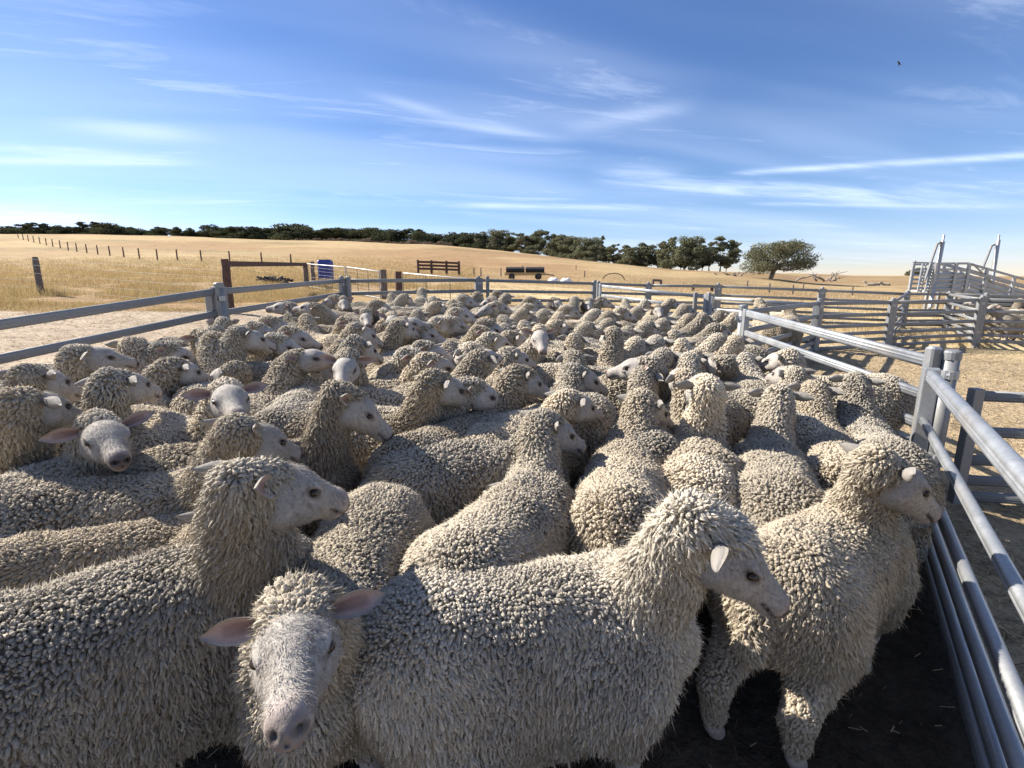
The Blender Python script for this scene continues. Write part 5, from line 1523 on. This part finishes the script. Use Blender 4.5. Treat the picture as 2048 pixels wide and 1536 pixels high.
# ------------------------------------------------------------------ the flock: the near sheep one by one
NEAR = [
 dict(label='woolly sheep standing broadside in front of all others, facing right with curly topknot', R=(840, 1165), W=(1235, 1118), P=(1450, 1038), N=(1590, 1212), side=0, top=1.7, ears=((.3, .3), (.15, -.3)), seed=1, dirty=0.0),
 dict(label='sheep looking straight at the camera with long lowered white face, front row', R=(742, 985), W=(655, 1120), P=(590, 1190), N=(566, 1500), side=-1, top=1.9, ears=((.0, -.3), (.10, -.35)), seed=2, hs=.93, dirty=.05, hP=.92),
 dict(label='big dark-shaded sheep at the lower left edge, white face in right profile', R=(-20, 1205), W=(405, 1085), P=(535, 920), N=(702, 988), hB=.85, side=0, top=1.2, ears=((.2, .5), (.05, .7)), seed=3, dirty=.2),
 dict(label='grey woolly back with its head hidden, between two long sheep at left', R=(-40, 1098), W=(395, 1024), P=(465, 1020), N=(550, 1090), seed=4, dirty=.25, hP=.85, hB=.71, top=.3, ears=((.4, .9), (.4, .9))),
 dict(label='long sheep at the left with bare white forehead and ears laid back, facing right', R=(-10, 968), W=(400, 930), P=(505, 838), N=(604, 902), top=0.0, ears=((.0, .9), (.0, .9)), seed=5, dirty=.1),
 dict(label='white-faced sheep at the left with wide pink ears, looking at the camera', R=(-70, 985), W=(120, 905), P=(200, 832), N=(245, 918), side=-1, top=.3, ears=((-.25, -.35), (.08, -.35)), seed=6, dirty=0),
 dict(label='sheep at the left edge in right profile just above the wide-eared white face', W=(5, 885), heading=8, P=(62, 778), N=(168, 825), top=.9, seed=7),
 dict(label='sheep at the left edge in right profile, higher of the two there', W=(20, 815), heading=0, P=(75, 732), N=(165, 780), top=.9, seed=8),
 dict(label='sheep with a pale tufted crown in right profile under the left fence', W=(190, 825), heading=-12, P=(238, 740), N=(322, 778), top=1.3, seed=9),
 dict(label='sheep with bare white head in right profile nearest the left rail', W=(130, 755), heading=0, P=(172, 690), N=(285, 722), top=.5, seed=10),
 dict(label='sheep facing away at the left rail with one ear lit', W=(300, 742), heading=118, P=(270, 675), fa=105, seed=11),
 dict(label='sheep looking at the camera with level ears, behind the bare-headed long sheep', W=(400, 845), heading=-25, P=(452, 762), N=(478, 830), side=-1, top=.2, ears=((-.1, -.35), (-.05, -.35)), seed=12, dirty=-.1),
 dict(label='sheep seen from behind climbing towards the left post, ear to the right', R=(392, 810), W=(425, 722), P=(442, 668), fa=55, seed=13),
 dict(label='sheep in right profile right of the left post, white nose lit', W=(420, 725), heading=-5, P=(492, 655), N=(557, 692), seed=14),
 dict(label='dark rounded body hiding its head behind the sheep by the left post', W=(505, 722), R=(610, 716), P=(452, 728), N=(400, 775), seed=15, dirty=.2, hP=.9),
 dict(label='sheep from behind with narrow neck and two dark ears, left of the half-turned white face', R=(555, 830), W=(605, 768), P=(632, 722), fa=50, seed=16, top=.3),
 dict(label='sheep with white face turned back to the camera and pink mouth', R=(860, 748), W=(748, 755), P=(692, 706), N=(677, 778), side=-1, top=1.2, ears=((.15, -.3), (-.15, -.3)), seed=17, dirty=-.1),
 dict(label='lower of two overlapping profiles above the half-turned white face', W=(650, 728), heading=0, P=(722, 676), N=(768, 718), seed=18),
 dict(label='upper of two overlapping profiles above the half-turned white face', W=(655, 700), heading=5, P=(724, 648), N=(773, 690), seed=19),
 dict(label='big woolly sheep in right profile in the middle left, grey face shaded', W=(590, 872), R=(350, 890), P=(708, 778), N=(797, 872), top=1.2, seed=20, dirty=.1),
 dict(label='sheep in right profile with white nose and drowsy eye above the dark bodies', W=(805, 818), heading=14, P=(885, 745), N=(958, 800), top=.8, seed=21),
 dict(label='sheep in right profile with deep neck wool, nose pointing at the tufted sheep', R=(790, 885), W=(968, 812), P=(1048, 735), N=(1107, 787), side=1, seed=22, dirty=.2),
 dict(label='dark brown woolly body pressed behind the two-eared sheep in the middle', R=(830, 892), W=(1035, 868), P=(1062, 965), N=(1090, 1035), seed=23, dirty=.3, hP=.62),
 dict(label='sheep looking right behind the two-eared middle sheep, cream back', R=(985, 848), W=(1080, 806), P=(1150, 782), N=(1208, 830), side=1, seed=24),
 dict(label='sheep in the middle seen from behind with both ears up, face turned right', R=(915, 1080), W=(1062, 945), P=(1105, 830), N=(1176, 892), side=1, ears=((-.05, .1), (.0, .35)), seed=25, dirty=.2, top=.7),
 dict(label='broad pale sheep from behind in the middle, head turned right', R=(1235, 1000), W=(1262, 868), P=(1300, 790), N=(1348, 850), side=1, seed=26, dirty=-.1, wool=1.25),
 dict(label='sheep straight from behind with raised head and spread ears, right of the middle', R=(1402, 925), W=(1400, 845), P=(1412, 752), fa=86, pitch=-15, ears=((-.1, -.1), (-.05, .0)), seed=27, dirty=.05, hP=1.1),
 dict(label='sheep from behind with one white sunlit ear on the right', R=(1570, 965), W=(1540, 868), P=(1556, 770), fa=70, seed=28, ears=((.1, .2), (.1, -.15))),
 dict(label='sheep from behind with a dark ear, left neighbour of the one by the gate post', R=(1695, 900), W=(1645, 838), P=(1628, 762), fa=65, seed=29),
 dict(label='sheep from behind right against the right fence rail', R=(1785, 880), W=(1735, 832), P=(1712, 745), fa=62, seed=30, dirty=-.1),
 dict(label='large sheep at the lower right seen from behind, nose at the gate rails', R=(1555, 1092), W=(1728, 965), P=(1798, 912), N=(1884, 1028), side=1, seed=31, dirty=.05, ears=((.1, .2), (.1, .25)), stride=(0, .02, -.15, -.05), top=1.0),
 dict(label='sheep with dark shaded face turning right in the centre of the flock', W=(1135, 800), heading=42, P=(1165, 733), N=(1222, 785), side=1, seed=32),
 dict(label='sheep from behind with one big dark ear, centre right of the flock', W=(1290, 805), heading=75, P=(1297, 733), fa=45, seed=33),
 dict(label='tall sheep from behind with pale broad back in the upper centre', R=(1240, 768), W=(1215, 716), P=(1222, 655), fa=97, seed=34, dirty=-.2, ears=((-.1, .0), (.1, .0)), hP=1.08),
 dict(label='sheep from behind with drooping right ear left of the tall pale-backed one', W=(1150, 720), heading=88, P=(1152, 665), fa=70, seed=35, ears=((.1, 0), (.5, 0))),
 dict(label='sheep with white blaze face looking at the camera in the upper centre', W=(1050, 705), heading=-35, P=(1080, 655), N=(1088, 707), side=-1, top=.3, ears=((.1, .0), (.0, .0)), seed=36, dirty=-.1),
 dict(label='woolly tuft of a sheep facing away below the white blaze face', W=(1140, 755), heading=95, P=(1143, 703), fa=100, seed=37, top=1.4),
 dict(label='white-faced sheep facing left close to the right fence', W=(1620, 745), heading=172, P=(1565, 700), N=(1507, 732), seed=38, dirty=-.25, face_tone=1.12, top=.8),
 dict(label='sheep from behind with a curled dark ear, right part of the flock', W=(1385, 752), heading=85, P=(1392, 700), fa=70, seed=39),
 dict(label='sheep leaning its head away to the left, by the right fence', R=(1525, 770), W=(1470, 735), P=(1438, 712), fa=120, seed=40),
 dict(label='sheep from behind just below the white face that looks left', W=(1570, 790), heading=70, P=(1580, 730), fa=95, seed=41),
 dict(label='white sheep with head turned left among the dark ones, left of the blaze face', W=(985, 725), heading=175, P=(933, 690), N=(902, 724), seed=42, dirty=-.2, face_tone=1.1),
 dict(label='woolly-cheeked sheep in right profile left of the white blaze face', W=(990, 755), heading=25, P=(1026, 698), N=(1076, 728), seed=43, top=1.2),
 dict(label='sheep in right profile behind the two overlapping profiles, chin low', W=(755, 690), heading=5, P=(803, 640), N=(838, 667), seed=44),
 dict(label='dark-backed sheep facing left in the hollow right of the centre', W=(1330, 770), heading=165, P=(1285, 712), fa=150, seed=45, dirty=.4, hP=.95),
]
def build_near():
    for d in NEAR: near_sheep(**d)
build_near()

# ------------------------------------------------------------------ the rest of the flock: a dozen sheep in different poses, copied
def build_far_flock():
    protos = []
    rg = random.Random(9)
    k = 0
    for rel in (-85, -55, -30, -8, 10, 32, 58, 85):
        for pitch, hp, tp in ((-32, 0.99, 1.1), (-12, 1.07, 0.7)):
            k += 1
            a = math.radians(rel); ny = math.radians(rel * 0.45)
            P = np.array([0.26 + 0.31 * math.cos(ny), 0.31 * math.sin(ny), hp - 0.05])
            p = math.radians(pitch)
            N = P + 0.30 * np.array([math.cos(a) * math.cos(p), math.sin(a) * math.cos(p), math.sin(p)])
            ears = tuple((rg.uniform(-.15, .35), rg.uniform(-.1, .4)) for _ in range(2))
            ms = make_sheep_meshes(P, N, seed=200 + k, vox=0.013, spacing=0.0145, lod=1, wool=rg.uniform(.85, 1.2), top=tp * rg.uniform(.7, 1.2), ears=ears, dirty=rg.uniform(-.2, .2), face_tone=rg.uniform(.9, 1.1), strands=1, lock_scale=0.84)
            protos.append((rel, P, ms))
    FAR = """445 633 110|432 650 100|408 666 -40|572 598 180|625 604 160|614 626 85|662 588 185|687 597 -85|732 622 -80|770 622 -75|782 584 100|812 590 60|862 592 120|837 618 85|878 606 60
919 612 0|931 590 20|957 586 70|978 592 175|1000 607 10|1015 588 80|1074 595 60|1062 612 10|808 638 5|910 640 0|980 646 0|1004 628 90|1051 636 80|969 658 0|992 672 30|910 676 45|963 700 60|1057 650 70|784 628 -80
932 594 10|1000 584 0|1066 598 20|977 609 200|920 620 0|1050 620 70|1090 620 80|1117 626 95|1112 599 -50|1150 591 80|1140 616 15|1177 601 -85|1207 597 10|1250 596 90|1220 624 80|1195 622 60|1247 619 20|1277 616 80|1317 612 -80|1290 599 85
1375 611 10|1405 626 80|1377 630 95|1220 640 70|1300 646 60|1012 642 80|1080 660 70|1275 677 75|1315 674 80|1362 671 90|1412 632 80|1450 624 15|1472 630 70|1440 654 20|1440 671 80|1474 674 75|1387 706 60|1370 730 95
885 640 15|850 655 5|760 605 30|845 575 90|700 640 0|905 600 100|1330 640 70|1345 655 110|1180 648 60|1255 655 85|1120 645 50|1345 600 20|1030 668 40|860 690 5|1500 700 60|1330 700 85|1245 640 110
590 660 0|550 640 10|640 612 15|520 650 -10|340 690 30|355 720 60|600 690 0|560 675 10|870 715 10|950 765 30|830 705 5""".replace('\n', '|')
    items = [tuple(float(v) for v in s.split()) for s in FAR.split('|')]
    items.sort(key=lambda t: -t[1])
    placed = []
    for px, py, fa in items:
        Pw = at(px, py, 1.04)
        view = math.degrees(math.atan2(Pw[1], Pw[0])) - 90
        best = None
        for ip, (rel, Pl, ms) in enumerate(protos):
            hd = math.radians(fa + view * (0.6 if 30 < fa < 150 or fa < 0 else 0.2) - rel + rg.uniform(-8, 8))
            q = rot2(Pl, hd); loc = at(px, py, Pl[2] + 0.02) - q; loc[2] = float(plane(loc[0], loc[1]))
            f = np.array([math.cos(hd), math.sin(hd)])
            pts = np.array([loc[:2] + f * d for d in (-0.38, -0.12, 0.14, 0.34)])
            cost = 0.004 * abs(rel) + rg.uniform(0, 0.5)
            for Bp in BODIES:
                if np.linalg.norm(Bp[1] - pts[1]) > 1.7: continue
                dd = np.linalg.norm(Bp[:, None] - pts[None], axis=2).min()
                cost += max(0.0, 0.42 - dd) * 6
            out = ~in_poly(pts[:, 0], pts[:, 1], PEN_IN)
            cost += out.sum() * 1.2
            if best is None or cost < best[0]: best = (cost, ip, hd, loc)
        _, ip, hd, loc = best
        # keep the head where it is seen, on the sloping ground
        placed.append((loc, hd, ip, px, py, fa)); reg(loc, hd)
    # label by row and place in the row
    rows = [(0, 592, 'in the last row along the back fence'), (592, 606, 'in the second row from the back fence'), (606, 622, 'in the third row from the back fence'), (622, 640, 'in the fourth row from the back fence'),
            (640, 662, 'in the fifth row from the back fence'), (662, 2000, 'in the loose row behind the big near ones')]
    for lo, hi, txt in rows:
        row = sorted([p for p in placed if lo <= p[4] < hi], key=lambda p: p[3])
        for i, (loc, hd, ip, px, py, fa) in enumerate(row):
            look = 'facing away' if 40 <= fa <= 140 else 'in right profile' if -20 <= fa < 40 else 'in left profile' if fa > 140 else 'facing the camera'
            lab = 'sheep %s, %s from left %s' % (look, ORDI(i + 1), txt)
            add_sheep(protos[ip][2], loc, hd, lab, GROUP, eyes=(py > 640))
    # small flocks outside the main pen
    def stand(px, py, h, hd, label, group, ip, depth=None, sc=1.0):
        p = at_depth(px, py, depth); p[2] = g_at(p[0], p[1])
        o = add_sheep(protos[ip][2], p, math.radians(hd), label, group, eyes=False); o.scale = (sc, sc, sc); return o
    g1 = 'sheep standing in the far right yard'
    stand(1993, 650, 0, 172, 'sheep standing behind the right edge rails, leftmost of the group with visible legs', g1, 7, 13.2)
    stand(2030, 650, 0, 165, 'sheep standing behind the right edge rails, next to the leftmost', g1, 8, 12.8)
    stand(2060, 648, 0, 10, 'sheep cut by the right edge of the photo behind the rails', g1, 5, 13.6)
    stand(2012, 640, 0, 20, 'sheep half hidden behind the leg-showing pair at the right edge', g1, 9, 14.4)
    g2 = 'sheep behind the swung dark gate'
    stand(1538, 660, 0, 80, 'sheep in shade behind the dark gate, left one', g2, 6, 9.2)
    stand(1578, 660, 0, 60, 'sheep in shade behind the dark gate, right one', g2, 10, 9.4)
    stand(1548, 640, 0, 110, 'sheep in shade behind the dark gate, farther one in the middle', g2, 3, 10.2)
    g3 = 'sheep lying far off in the right field'
    for k, px in enumerate((1738, 1753, 1769)):
        p = hit(px, 574.5); o = add_sheep(protos[(3, 9, 12)[k]][2], p - [0, 0, 0.30], math.radians((175, 10, 170)[k]), 'cream sheep lying far off in the right field, %s of three' % ('left one', 'middle one', 'right one')[k], g3, eyes=False)
PEN_IN = [(-3.6, 3.2), (-3.25, 6.1), (-3.2, 10.3), (-0.8, 12.3), (2.3, 14.2), (4.3, 11.4), (6.0, 10.4), (2.95, 6.8), (2.9, 3.5), (0.6, -0.3), (-4.3, -0.5)]
build_far_flock()
